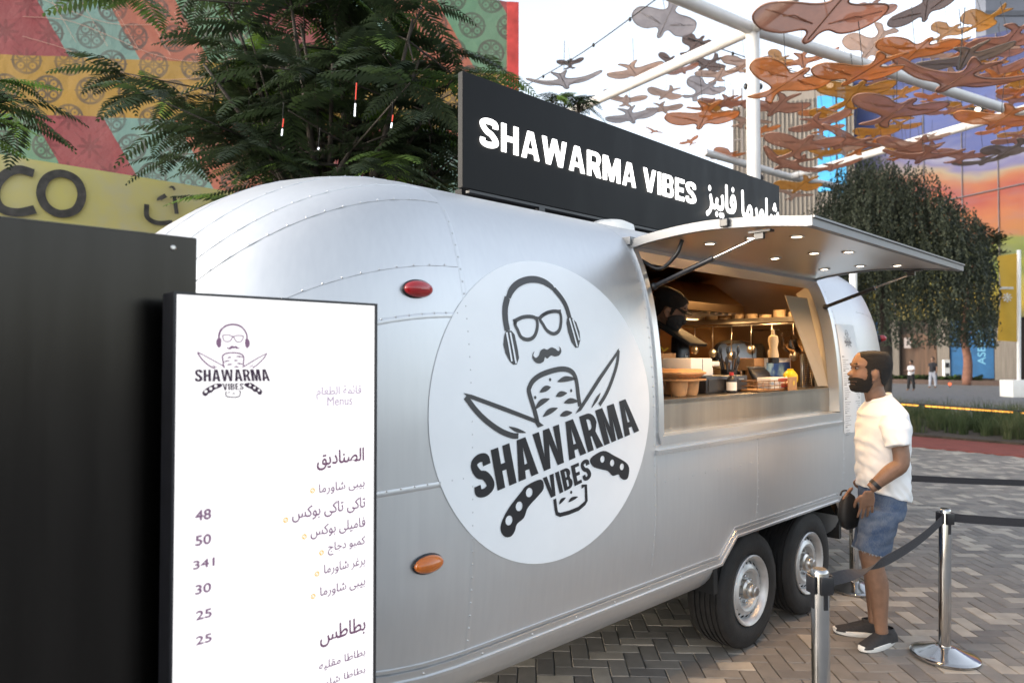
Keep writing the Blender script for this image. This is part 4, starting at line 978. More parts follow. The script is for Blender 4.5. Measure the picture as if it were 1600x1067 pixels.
for k, (s, t_, w_, h_, lab) in enumerate(((5.95, 1.62, .10, .16, 'tall steel food tub on the back counter'), (6.02, 1.95, .09, .10, 'low steel food tub on the back counter'), (5.15, 1.62, .12, .12, 'wide steel food tub on the back counter'), (6.1, 1.60, .08, .22, 'narrow steel bin at the rear end of the back counter'), (4.45, 1.62, .11, .15, 'square steel tub nearest the worker'))):
    o = thing('food_tub', lab, 'food tub', (s, t_, 1.421), 0, 'steel tubs on the back counter', TF); F = TF @ Matrix.Translation((s, t_, 1.421))
    bm = NB(); loft(bm, [ering((0, 0, z_), (w_ * e, 0, 0), (0, w_ * .8 * e, 0), 24, 5) for z_, e in ((0, .85), (h_, 1), (h_ + .003, 1.1), (h_ - .006, 1.1))]); make('tub', bm, m_steel, o, F, True, angle=40)
    bm = NB(); loft(bm, [ering((0, 0, z_), (w_ * e, 0, 0), (0, w_ * .8 * e, 0), 24, 5) for z_, e in ((h_ + .004, 1.06), (h_ + .012, 1.04), (h_ + .016, .9))]); ell(bm, (0, 0, h_ + .024), .02, .02, .012, 10); make('lid', bm, m_chrome, o, F, True, angle=40)
for k, (s, t_, c_, lab) in enumerate(((5.45, 1.50, (.45, .05, .02), 'red sauce bottle at the front of the back counter'), (5.53, 1.51, (.55, .36, .03), 'mustard coloured bottle at the front of the back counter'), (5.62, 1.50, (.05, .09, .03), 'dark green bottle at the front of the back counter'), (6.15, 1.5, (.5, .42, .3), 'cream bottle at the rear of the back counter'))):
    o = thing('sauce_bottle', lab, 'bottle', (s, t_, 1.421), 0, 'bottles on the back counter', TF); F = TF @ Matrix.Translation((s, t_, 1.421)); mm = mat('bottle_%d' % k, c_, .3)
    bm = NB(); lathe(bm, [(0, 0), (.033, 0), (.035, .01), (.035, .13), (.02, .17), (.013, .18), (.013, .2), (0, .2)], 18, caps=False); make('bottle', bm, mm, o, F, True, angle=45); bm = NB(); lathe(bm, [(.015, .19), (.015, .215), (.004, .24), (0, .24)], 14, caps=False); make('cap', bm, m_white, o, F, True, angle=45)
o = thing('utensil_rail', 'steel rail of hanging ladles under the high shelf', 'utensil rail', (5.98, 1.3, 1.75), 0, frame=TF)
bm = NB(); tube(bm, [(5.98, .7, 2.0), (5.98, 1.95, 2.0)], .008, 8); make('rail', bm, m_steel, o, TF, True)
for k in range(6):
    y_ = .82 + k * .2; bm = NB(); tube(bm, [(5.97, y_, 2.0), (5.965, y_, 1.74 + .03 * (k % 3))], .006, 6); ell(bm, (5.965, y_, 1.71 + .03 * (k % 3)), .02, .045, .045, 12); make('ladle', bm, m_steel, o, TF, True)

for bm_, mm, nm in zip(art_parts(), (bpy.data.materials['grey_ink'], bpy.data.materials['grey_ink']), ('sheet_logo_drawing', 'sheet_logo_lettering')):
    for v in bm_.verts:
        x, y = to_board(v.co); v.co = (5.105 + x * .125, 1.825 + y * .125, 0)
    make(nm, on_wall(bm_, .0055), mm, sheet, TF)
# ------------------------------------------------------------------ people
def fuse(bm, vox, it=2, fold=None):
    me = bpy.data.meshes.new('f'); bmesh.ops.recalc_face_normals(bm, faces=bm.faces[:]); bm.to_mesh(me); bm.free()
    o = bpy.data.objects.new('f', me); col.objects.link(o)
    m = o.modifiers.new('r', 'REMESH'); m.mode = 'VOXEL'; m.voxel_size = vox; m.use_smooth_shade = True
    if it: s = o.modifiers.new('s', 'SMOOTH'); s.factor = .5; s.iterations = it
    bpy.context.view_layer.update(); dg = bpy.context.evaluated_depsgraph_get()
    r = bpy.data.meshes.new_from_object(o.evaluated_get(dg)); r.materials.clear(); bpy.data.objects.remove(o); bpy.data.meshes.remove(me)
    if fold:
        r.update(); cs = [v.co.copy() for v in r.vertices]; ns = [v.normal.copy() for v in r.vertices]
        for i, v in enumerate(r.vertices): v.co = cs[i] + ns[i] * fold(cs[i], ns[i])
    return r
KH = .00377
HEAD = [(547.9, 1360, 1366, .004), (549, 1351.5, 1375, .020), (550.5, 1345, 1381, .044), (554, 1339.5, 1386, .061), (561, 1335, 1389.5, .071), (567, 1333, 1391, .0745), (571, 1332, 1391, .0745), (575, 1333.6, 1390.5, .0745), (580, 1332.6, 1389, .073), (586, 1331, 1387, .071), (592, 1330.5, 1384.5, .067), (597, 1330.3, 1382, .063), (601, 1331.2, 1380, .058), (606, 1331.8, 1377, .050), (610, 1333.5, 1372, .041), (613, 1340, 1363, .026)]
def hp(px, py): return (1362 - px) * KH, (585 - py) * KH
def head_rows():
    rows = cr([(p, a, b_, w_) for p, a, b_, w_ in HEAD], 3); out = []
    for p, a, b_, w_ in rows: f0, z = hp(a, p); f1, _ = hp(b_, p); out.append((z, f0, f1, w_))
    return out
def head_ring(z, f0, f1, w_, off=0.0, n=44):
    c, a = (f0 + f1) / 2, (f0 - f1) / 2 + off; r = []
    for k in range(n):
        ph = 2 * PI * k / n; cf, sf = math.cos(ph), math.sin(ph)
        e = 1 - .16 * max(0, cf) ** 1.5
        r.append(V((c + a * math.copysign(abs(cf) ** .92, cf), (w_ + off) * math.copysign(abs(sf) ** .9, sf) * e, z)))
    return r
def head_solid(bm, H, ears=True):
    t = bmesh.new(); loft(t, [head_ring(*r) for r in head_rows()])
    def q(px, py, l=0): f, z = hp(px, py); return V((f, l, z))
    loft(t, [ering(q(1340, 571), (.010, 0, 0), (0, .008, 0), 14), ering(q(1338, 575), (.014, 0, 0), (0, .009, 0), 14), ering(q(1334.5, 580), (.020, 0, 0), (0, .012, 0), 14), ering(q(1331.5, 584), (.026, 0, 0), (0, .016, 0), 14), ering(q(1333, 587.5), (.022, 0, 0), (0, .018, 0), 14), ering(q(1336, 589.5), (.014, 0, 0), (0, .012, 0), 14)])
    ell(t, q(1332.0, 593.5), .010, .022, .0055, 12); ell(t, q(1332.8, 599.5), .0095, .020, .0065, 12)
    for sg in (-1, 1):
        ell(t, q(1336.5, 570.5, sg * .030), .013, .024, .0075, 12)           # brow
        if ears:
            Re = Matrix.Rotation(R(-18) * sg, 4, 'Z') @ Matrix.Rotation(R(10), 4, 'Y')
            ell(t, q(1359.5, 586.5, sg * .073), .017, .011, .031, 14, Re); ell(t, q(1361.5, 584, sg * .080), .013, .008, .025, 14, Re)
            ell(t, q(1356.5, 594, sg * .073), .008, .007, .010, 10)
    merge(bm, t, H)
def head_patch(polys, off, H, holes=(), thick=.003):
    """part of the head's surface, pushed out, inside a side-view outline given in photo pixels: hair or beard"""
    rows = []
    hr_ = head_rows()
    for a, b_ in zip(hr_[:-1], hr_[1:]):
        for k in range(3): rows.append([a[i] + (b_[i] - a[i]) * k / 3 for i in range(4)])
    rows.append(hr_[-1]); n = 132; t = bmesh.new(); grid = []
    for r_ in rows:
        o_ = head_ring(r_[0], r_[1], r_[2], r_[3], off, n); grid.append(o_)
    def inside(x, y, pl):
        c = False; j = len(pl) - 1
        for i in range(len(pl)):
            if (pl[i][1] > y) != (pl[j][1] > y) and x < (pl[j][0] - pl[i][0]) * (y - pl[i][1]) / (pl[j][1] - pl[i][1] + 1e-9) + pl[i][0]: c = not c
            j = i
        return c
    vs_ = {}
    def vt(j, i):
        if (j, i) not in vs_:
            p = grid[j][i]; vs_[j, i] = t.verts.new(p + V((noise.noise(p * 160), noise.noise(p * 170 + V((5, 0, 0))), noise.noise(p * 150 + V((0, 9, 0))))) * .0022)
        return vs_[j, i]
    for j in range(len(rows) - 1):
        for i in range(n):
            i2 = (i + 1) % n; c = (grid[j][i] + grid[j + 1][i2]) / 2; px, py = 1362 - c.x / KH, 585 - c.z / KH
            if any(inside(px, py, p) for p in polys) and not any(inside(px, py, p) for p in holes): t.faces.new((vt(j, i), vt(j, i2), vt(j + 1, i2), vt(j + 1, i)))
    if j: top = grid[0]
    r = bmesh.ops.extrude_face_region(t, geom=t.faces[:])
    cen = V((-.02, 0, 0))
    for g in r['geom']:
        if isinstance(g, bmesh.types.BMVert): d = (g.co - cen).normalized(); g.co -= d * (off + .004)
    bmesh.ops.recalc_face_normals(t, faces=t.faces[:]); o = NB(); return merge(o, t, H)
HAIR = [(1341.5, 557), (1343, 552), (1347, 545), (1400, 545), (1400, 596), (1388, 606), (1379, 604), (1372, 600), (1368, 590), (1366, 578), (1360, 575.5), (1353, 578), (1352.5, 590), (1348.5, 588), (1348.5, 577), (1346, 573), (1349, 567), (1347, 561)]
BEARD = [(1348.5, 584), (1352.5, 584), (1354, 593), (1355, 601), (1352, 612), (1346, 618), (1325, 618), (1325, 597.8), (1331.0, 597.3), (1334.5, 597.6), (1335, 595.2), (1324, 594.6), (1324, 590.6), (1332, 589.6), (1338, 591), (1343, 594), (1347, 592)]
HOLE = [(1325, 598.8), (1333, 598.6), (1334, 602), (1325, 602.3)]
def fingers(bm, base, d, pn, th, L, curl, r=.0078, spread=.16, thumb=True):
    """palm and five fingers: base = wrist, d = pointing, pn = palm normal, th = towards the thumb"""
    d, pn, th = V(d).normalized(), V(pn).normalized(), V(th).normalized(); w_ = L * .22
    loft(bm, [ering(base, th * .024, pn * .017, 16, 2.6), ering(base + d * L * .12, th * w_ * .85, pn * .015, 16, 3), ering(base + d * L * .32, th * w_ * 1.05, pn * .0145, 16, 3), ering(base + d * L * .5, th * w_, pn * .0115, 16, 3)])
    for k, (o_, ln) in enumerate(((.78, .44), (.26, .50), (-.26, .47), (-.76, .37))):
        p = base + d * L * .46 + th * w_ * o_; a = curl[k]; dd = (d + th * o_ * spread).normalized(); pts = [p]; seg = (.44, .32, .24)
        for q, sg in enumerate(seg):
            ang = a * (q + .6) * .62; v_ = dd * math.cos(ang) + pn * math.sin(ang); p = p + v_ * L * ln * sg; pts.append(p)
        tube(bm, [pts[0] - dd * .01] + pts, [r, r * 1.05, r * .98, r * .9, r * .68], 10)
    if thumb:
        p = base + d * L * .14 + th * w_ * .8; q = p + (d * .6 + th * .62 + pn * .25) * L * .22; s_ = q + (d * .9 + th * .15 + pn * .35) * L * .17; e = s_ + (d * .92 + pn * .35) * L * .12
        tube(bm, [p, q, s_, e], [r * 1.5, r * 1.25, r * 1.1, r * .8], 10)
def limb(bm, pts, rs, seg=18, sub=4):
    P = cr([tuple(p) + (r_,) for p, r_ in zip(pts, rs)], sub); tube(bm, [V(p[:3]) for p in P], [p[3] for p in P], seg)
m_skin = mat('brown_skin', (.205, .112, .070), .52, var=.16, scale=24, bump=.12, bscale=260, sub=.04)
m_hair = mat('black_hair', (.008, .006, .005), .8, var=.5, scale=220, bump=.6, bscale=600)
m_eye = mat('eye_white', (.32, .29, .26), .2, var=0); m_iris = mat('dark_iris', (.015, .01, .008), .15, var=0)
m_tee, t, b = bsdf('white_cotton'); b.inputs['Base Color'].default_value = (.78, .79, .80, 1); b.inputs['Roughness'].default_value = .9; b.inputs['Specular IOR Level'].default_value = .2
v, x, y, z = coords(t); bn = t.nodes.new('ShaderNodeBump'); bn.inputs['Strength'].default_value = .12; bn.inputs['Distance'].default_value = .002; t.links.new(noi(t, v, 420, 2).o, bn.inputs['Height']); t.links.new(bn.outputs[0], b.inputs['Normal'])
m_denim, t, b = bsdf('washed_denim'); v, x, y, z = coords(t)
wear = ((z - .20).abs() * -6.0 + 1.0).clamp() * (x * -9.0 + .25).clamp()
twill = noi(t, v, 300, 2, (1, 1, .25))
setc(t, b, 'Base Color', mixc(t, ((noi(t, v, 14, 4) - .5) * .8 + wear * .9 + (twill - .5) * .5 + .18).clamp(), (.030, .062, .135), (.27, .29, .30))); b.inputs['Roughness'].default_value = .9
bn = t.nodes.new('ShaderNodeBump'); bn.inputs['Strength'].default_value = .3; bn.inputs['Distance'].default_value = .002; t.links.new(twill.o, bn.inputs['Height']); t.links.new(bn.outputs[0], b.inputs['Normal'])
m_shoe = mat('charcoal_canvas', (.035, .032, .032), .85, var=.25, scale=60, bump=.3, bscale=300); m_sole = mat('white_sole', (.78, .76, .72), .6, var=.05)

Y0 = 4.02; YN, YF = Y0 - .10, Y0 + .10
def m_(px, py, Y=Y0): return at(px, py, Y)
man = thing('person', 'bearded man in a white t-shirt and denim shorts facing the serving hatch', 'person', (m_(1366, 1000).x, Y0, 0))
hc = m_(1362, 585); HM = Matrix.Translation(hc) @ Matrix.Rotation(PI + R(-6), 4, 'Z')
def man_body():
    bm = NB(); head_solid(bm, HM)
    limb(bm, [m_(1363, 600), m_(1367, 616), m_(1371, 632), m_(1377, 652)], [.052, .056, .060, .09])
    # trunk inside the clothes
    loft(bm, [ering((m_(a, p) + m_(c, q)) / 2, (m_(a, p) - m_(c, q)) / 2 * .9, (0, w_, 0), 24, 2.3) for a, p, c, q, w_ in ((1350, 770, 1408, 788, .135), (1346, 735, 1413, 750, .14), (1346, 690, 1412, 692, .155), (1349, 655, 1410, 655, .165), (1356, 640, 1402, 638, .12))])
    # near arm, far arm
    ls = at(1399, 660, Y0 - .165); le = at(1408, 724, Y0 - .235); lw = at(1360, 763, Y0 - .20)
    limb(bm, [ls, ls.lerp(le, .5) + V((.006, 0, 0)), le, le.lerp(lw, .35), lw], [.040, .044, .042, .043, .027])
    rs = at(1390, 660, Y0 + .165); re = at(1386, 728, Y0 + .215); rw_ = at(1338, 757, Y0 + .13)
    limb(bm, [rs, rs.lerp(re, .5), re, re.lerp(rw_, .35), rw_], [.040, .044, .043, .042, .026])
    fingers(bm, at(1357, 767, Y0 - .20), at(1353, 800, Y0 - .165) - at(1357, 767, Y0 - .20), (.35, .95, 0), (-1, .1, -.15), .185, (.25, .3, .38, .45))
    fingers(bm, at(1336, 758, Y0 + .12), at(1322, 772, Y0 + .04) - at(1336, 758, Y0 + .12), (-.1, .4, -.9), (-.6, -.5, -.2), .175, (1.5, 1.6, 1.7, 1.75))
    # legs
    limb(bm, [m_(1372, 800, YN), m_(1366, 845, YN), m_(1362, 868, YN), m_(1366, 890, YN), m_(1371, 912, YN), m_(1374, 945, YN), m_(1376, 972, YN), m_(1378, 988, YN)], [.075, .066, .060, .056, .058, .046, .036, .034])
    limb(bm, [m_(1370, 800, YF), m_(1362, 845, YF), m_(1358, 862, YF), m_(1361, 880, YF), m_(1366, 902, YF), m_(1366, 932, YF), m_(1366, 955, YF), m_(1367, 972, YF)], [.075, .066, .058, .055, .057, .046, .036, .034])
    return fuse(bm, .0046, 2)
make('body', man_body(), m_skin, man, smooth=True)
make('hair', head_patch([HAIR], .0045, HM), m_hair, man, smooth=True)
bd = head_patch([BEARD], .0095, HM, [HOLE]); make('beard', bd, m_hair, man, smooth=True)
bm = NB()
for sg in (-1, 1):
    f, z_ = hp(1335.2, 568.2); ell(bm, HM @ V((f, sg * .033, z_)), .007, .021, .0048, 12)
make('eyebrow', bm, m_hair, man, smooth=True)
for sg in (-1, 1):
    f, z_ = hp(1337.2, 575.2); bm = NB(); ell(bm, HM @ V((f, sg * .031, z_)), .0100, .0105, .0052, 14); e_ = make('eye', bm, m_eye, man, smooth=True)
    bm = NB(); ell(bm, HM @ V((f + .0085, sg * .0325, z_)), .0035, .0055, .0055, 12); make('iris', bm, m_iris, e_, smooth=True)
def shirt():
    bm = NB()
    rows = [(1338.5, 758, 1421, 785, .172), (1338, 737, 1420.5, 757, .176), (1338, 712, 1419, 722, .182), (1338, 687, 1418.5, 690, .190), (1340, 664, 1419, 663, .196), (1343, 647, 1414, 645, .185), (1348, 636, 1404, 630, .135), (1353.5, 628, 1394, 618.5, .085), (1356, 624, 1390, 613.5, .071)]
    rr_ = cr(rows, 3)
    loft(bm, [ering((m_(a, p) + m_(c, q)) / 2, (m_(a, p) - m_(c, q)) / 2 * (.85 if p > 650 else .92), (0, w_ * .93, 0), 40, 2.35 if p > 660 else 2.1) for a, p, c, q, w_ in rr_])
    for sg in (-1, 1):
        Ys = Y0 + sg * .14; a = at(1393, 650, Ys); c = at(1401, 672, Y0 + sg * .205); e = at(1403, 698, Y0 + sg * .232)
        dn = (e - c).normalized(); ax = V((1, 0, .02)); ay = dn.cross(ax).normalized()
        loft(bm, [ering(a, V((.055, 0, 0)), ay * .05, 24), ering(a.lerp(c, .55), ax * .082, ay * .068, 24), ering(c, ax * .077, ay * .07, 24), ering(e, ax * .061, ay * .066, 24)])
    def fold(p, n):
        d = p - m_(1380, 720); s_ = d.x * 1.0 + d.z * .85                        # pulls from chest down to the back hem
        r_ = noise.noise(V((s_ * 26, (d.x * .85 - d.z * 1.0) * 5, p.y * 9))) * .0080 + noise.noise(p * 20) * .0035
        k = min(1, max(0, (m_(1380, 640).z - p.z) / .18)); hem = max(0, 1 - (p.z - m_(1380, 775).z) / .16) 
        return r_ * (k * .9 + hem * .8) - .001
    return fuse(bm, .0060, 3, fold)
make('t_shirt', shirt(), m_tee, man, smooth=True)
bm = NB()      # collar band
def cring(up, grow): 
    c = (m_(1355.5, 625 - up) + m_(1390, 614 - up)) / 2; return ering(c, (m_(1355.5, 625 - up) - m_(1390, 614 - up)) / 2 * grow, (0, .0725 * grow, 0), 36, 2.1)
loft(bm, [cring(-4, 1.08), cring(1.0, 1.0), cring(1.2, .95), cring(-2, .93)], True, False); make('collar', bm, m_tee, man, smooth=True)
def shorts():
    bm = NB()
    loft(bm, [ering((m_(a, p) + m_(c, q)) / 2, (m_(a, p) - m_(c, q)) / 2, (0, w_, 0), 30, 2.3) for a, p, c, q, w_ in ((1349, 753, 1409, 771, .150), (1348.5, 775, 1406, 792, .160), (1348, 800, 1401, 808, .165))])
    for Y, dx, dy in ((YN + .005, 0, 0), (YF - .005, -5, -6)):
        loft(bm, [ering((m_(a + dx, p, Y) + m_(c + dx, q, Y)) / 2, (m_(a + dx, p, Y) - m_(c + dx, q, Y)) / 2, (0, w_, 0), 30, 2.2) for a, p, c, q, w_ in ((1348, 790, 1406, 800, .085), (1346, 815, 1399, 820, .090), (1343, 840, 1392, 844, .088), (1338.5, 857 + dy * .5, 1386.5, 868 + dy * .5, .084))])
    def fold(p, n):
        d = p - m_(1370, 820); return noise.noise(V((d.x * 10 + d.z * 12, d.z * 26 - d.x * 10, p.y * 8))) * .0075 + noise.noise(p * 40) * .0018
    return fuse(bm, .006, 2, fold)
make('denim_shorts', shorts(), m_denim, man, smooth=True)
bm = NB(); random.seed(5)          # frayed hem threads
for Y, dx, dy in ((YN + .005, 0, 0), (YF - .005, -5, -3)):
    c = (m_(1338.5 + dx, 857 + dy, Y) + m_(1386.5 + dx, 868 + dy, Y)) / 2; a = (m_(1338.5 + dx, 857 + dy, Y) - m_(1386.5 + dx, 868 + dy, Y)) / 2
    for k in range(120):
        ph = random.uniform(0, 2 * PI); p = c + a * math.cos(ph) + V((0, .084 * math.sin(ph), 0)) + V((0, 0, .004)); tube(bm, [p, p + V((random.uniform(-.006, .006), random.uniform(-.006, .006), -random.uniform(.004, .012)))], .0011, 4)
make('frayed_hem', bm, mat('pale_thread', (.25, .29, .34), .9), man)
def shoe(heel, toe, label):
    d = (toe - heel); L = d.length; d.normalize(); sdv = V((-d.y, d.x, 0)); up = V((0, 0, 1))
    bm = NB(); out = []
    for z_, g in ((.0, -.004), (.008, .002), (.028, .001), (.031, -.004)):
        r_ = []
        for k in range(40):
            ph = 2 * PI * k / 40; x_ = math.cos(ph); w_ = (.043 + .007 * x_ - .004 * math.cos(2 * ph)) + g
            r_.append(heel + d * (L / 2 + (L / 2 + g) * x_) + sdv * w_ * math.sin(ph) * (abs(math.sin(ph)) ** -.15 if abs(math.sin(ph)) > .01 else 1) + up * (z_ + .010 * max(0, x_) ** 4))
        out.append(r_)
    loft(bm, out); so_ = make('shoe', bm, m_sole, man, smooth=True, angle=50, label=label)
    bm = NB(); rows = [(.02, .010, .030, .060), (.06, .030, .036, .082), (.16, .033, .038, .088), (.30, .033, .040, .090), (.42, .034, .041, .088), (.55, .036, .042, .076), (.70, .039, .043, .060), (.84, .037, .040, .049), (.94, .026, .03, .042), (.985, .010, .012, .036)]
    rr_ = cr(rows, 3)
    loft(bm, [[heel + d * (L * a) + sdv * (w_ if abs(math.cos(ph)) < 2 else 0) * math.copysign(abs(math.cos(ph)) ** .75, math.cos(ph)) + up * (.022 + (h_ - .022) * max(0, math.sin(ph)) ** .7) for ph in np.linspace(0, PI, 18)] for a, w0_, w_, h_ in rr_], True, True)
    bmesh.ops.recalc_face_normals(bm, faces=bm.faces[:]); make('upper', bm, m_shoe, so_, smooth=True, angle=60)
    bm = NB(); c = heel + d * L * .24 + up * .092; loft(bm, [ering(c - up * .012, d * .062, sdv * .042, 24), ering(c + up * .006 + d * .004, d * .056, sdv * .039, 24), ering(c + up * .008, d * .050, sdv * .034, 24)], True, False); make('shoe_collar', bm, m_shoe, so_, smooth=True)
hn, tn = gnd(1397, 1003), gnd(1333, 1023); tn = hn + (tn - hn).normalized() * .315; shoe(hn, tn, 'charcoal slip-on shoe nearer the lens'); hf_, tf = gnd(1383, 994), gnd(1319, 989.5); tf = hf_ + (tf - hf_).normalized() * .295
shoe(hf_, tf, 'charcoal slip-on shoe stepped ahead')
bm = NB(); lw = at(1360, 763, Y0 - .20); le = at(1408, 724, Y0 - .235); ax = (lw - le).normalized(); s1 = ax.cross(V((0, 1, 0))).normalized(); s2 = ax.cross(s1)
loft(bm, [ering(lw - ax * q, s1 * r_, s2 * r_, 24) for q, r_ in ((.044, .029), (.044, .0345), (.022, .033), (.022, .028))], True, False); wt_ = make('watch', bm, m_black, man, smooth=True, angle=40)
bm = NB(); c = lw - ax * .033 - s2 * .034; 
lathe(bm, [(.019, -.004), (.019, .004), (0, .005)], 18, Matrix.Translation(c) @ (-s2).to_track_quat('Z', 'X').to_matrix().to_4x4(), caps=False); make('watch_case', bm, m_steel, wt_, smooth=True, angle=40)
# bag in the far hand
bagc = at(1325, 795, Y0 + .07); bag = thing('shoulder_bag', 'small black bag held by the strap in the man\'s hand', 'bag', (bagc.x, bagc.y, bagc.z - .115))
bm = NB(); loft(bm, cr([[tuple(p) for p in ering(bagc + V((dx, 0, dz)), (a, .02, 0), (0, b_, 0), 28, 2.6)] for dz, a, b_, dx in ((-.115, .03, .02, .006), (-.10, .055, .04, .004), (-.04, .066, .05, .0), (.03, .058, .045, .0), (.075, .042, .03, .004), (.09, .02, .015, .008))], 1)); make('pouch', bm, mat('black_nylon', (.010, .010, .011), .6, bump=.3, bscale=60), bag, smooth=True, angle=50)
bm = NB(); tube(bm, cr([bagc + V((-.03, .03, .075)), bagc + V((-.012, .04, .098)), bagc + V((.015, .04, .10)), bagc + V((.035, .03, .07))], 6), .0055, 8); tube(bm, cr([bagc + V((.045, .035, .02)), bagc + V((.06, .05, -.02)), bagc + V((.058, .04, -.06)), bagc + V((.04, .035, -.09))], 6), .005, 8); make('strap', bm, m_black, bag, smooth=True)

# worker behind the hatch
wk = thing('person', 'kitchen worker in a black cap and face mask leaning over the till', 'person', (3.74, .86, .56), 0, frame=TF)
wc = at(1044, 486, (TF @ V((3.72, .80, 0))).y)
HW = Matrix.Translation(wc) @ Matrix.Rotation(R(-26), 4, 'Z') @ Matrix.Rotation(R(27), 4, 'Y') @ Matrix.Scale(.98, 4)
bm = NB(); head_solid(bm, HW)
def wl(f, l, z): return HW @ V((f, l, z))
sh = wc + V((-.16, .02, -.28))
limb(bm, [wl(-.02, 0, -.05), wl(-.05, 0, -.12), sh + V((.02, 0, .02))], [.052, .054, .07])
loft(bm, [ering(sh + V((-.03, 0, dz)), (a, 0, 0), (0, b_, 0), 22) for dz, a, b_ in ((-.95, .10, .15), (-.5, .11, .16), (-.1, .115, .19), (.02, .07, .10))])
for sg in (-1, 1):
    a = sh + V((-.02, sg * .19, -.03)); c = a + V((.06, sg * .05, -.26)); e = c + V((.24, -sg * .04, -.06)); limb(bm, [a, c, e], [.05, .04, .028]); fingers(bm, e, (1, 0, -.15), (0, 0, -1), (0, -sg, 0), .18, (.5, .55, .6, .65))
make('body', fuse(bm, .006, 2), m_skin, wk, smooth=True)
bm = NB(); loft(bm, [ering(sh + V((-.03, 0, dz)), (a, 0, 0), (0, b_, 0), 26) for dz, a, b_ in ((-.95, .13, .18), (-.5, .135, .185), (-.12, .14, .215), (0, .11, .17), (.05, .075, .085))])
for sg in (-1, 1):
    a = sh + V((-.02, sg * .17, -.03)); c = a + V((.04, sg * .06, -.17)); limb(bm, [a, c], [.075, .07])
make('black_shirt', fuse(bm, .009, 3), mat('black_cotton', (.015, .014, .014), .9), wk, smooth=True)
bm = NB(); t_ = fill(stroke(cr([(0, 0), (.03, .02), (.05, -.004), (.08, .014)], 5), .010)); merge(bm, t_, Matrix.Translation(sh + V((.06, -.105, .02))) @ Matrix.Rotation(R(80), 4, 'X')); make('yellow_print', bm, mat('yellow_ink', (.7, .45, .02), .7), wk)
WH = [(1335, 552), (1341, 545), (1400, 545), (1400, 602), (1380, 604), (1372, 600), (1368, 590), (1366, 578), (1353, 576), (1352.5, 590), (1348.5, 588), (1347, 576), (1338, 566)]
make('hair', head_patch([WH], .006, HW), m_hair, wk, smooth=True)
bm = NB(); z0 = .060
loft(bm, [ering(wl(-.025 + o_, 0, z_), (HW.to_3x3() @ V((a, 0, 0))), HW.to_3x3() @ V((0, b_, 0)), 30) for z_, a, b_, o_ in ((.052, .122, .086, 0), (.085, .120, .085, -.002), (.125, .098, .072, -.004), (.146, .055, .042, -.004), (.151, .012, .01, -.004))]); cap_ = make('cap', bm, mat('black_cap', (.010, .009, .009), .85, bump=.3, bscale=200), wk, smooth=True, angle=60)
bm = NB(); rows = []
for k in range(13):
    a = -1 + 2 * k / 12; y_ = a * .075; rows.append([wl(.075 - .05 * a * a, y_, .058), wl(.155 - .045 * a * a, y_ * .92, .047 - .012 * a * a), wl(.155 - .045 * a * a, y_ * .92, .042 - .012 * a * a), wl(.075 - .05 * a * a, y_, .052)])
loft(bm, rows); make('cap_peak', bm, bpy.data.materials['black_cap'], cap_, smooth=True, angle=50)
MASK = [(1325, 582), (1333, 581), (1343, 586), (1351, 594), (1352, 606), (1346, 618), (1325, 618)]
bm = head_patch([MASK], .010, HW); f, z_ = hp(1329, 590); ell(bm, wl(f - .004, 0, z_), .022, .026, .026, 18)
mk = make('face_mask', bm, mat('black_mask', (.014, .013, .014), .7), wk, smooth=True)
bm = NB()
for sg in (-1, 1): tube(bm, cr([wl(.045, sg * .068, -.012), wl(.02, sg * .078, .0), wl(-.004, sg * .085, .012), wl(-.012, sg * .085, -.01), wl(.01, sg * .078, -.03), wl(.045, sg * .066, -.045)], 4), .0016, 6)
make('ear_loop', bm, m_black, mk)
bm = NB()
for sg in (-1, 1): f, z_ = hp(1335.2, 568.2); ell(bm, wl(f, sg * .033, z_), .007, .021, .005, 12)
make('eyebrow', bm, m_hair, wk, smooth=True)
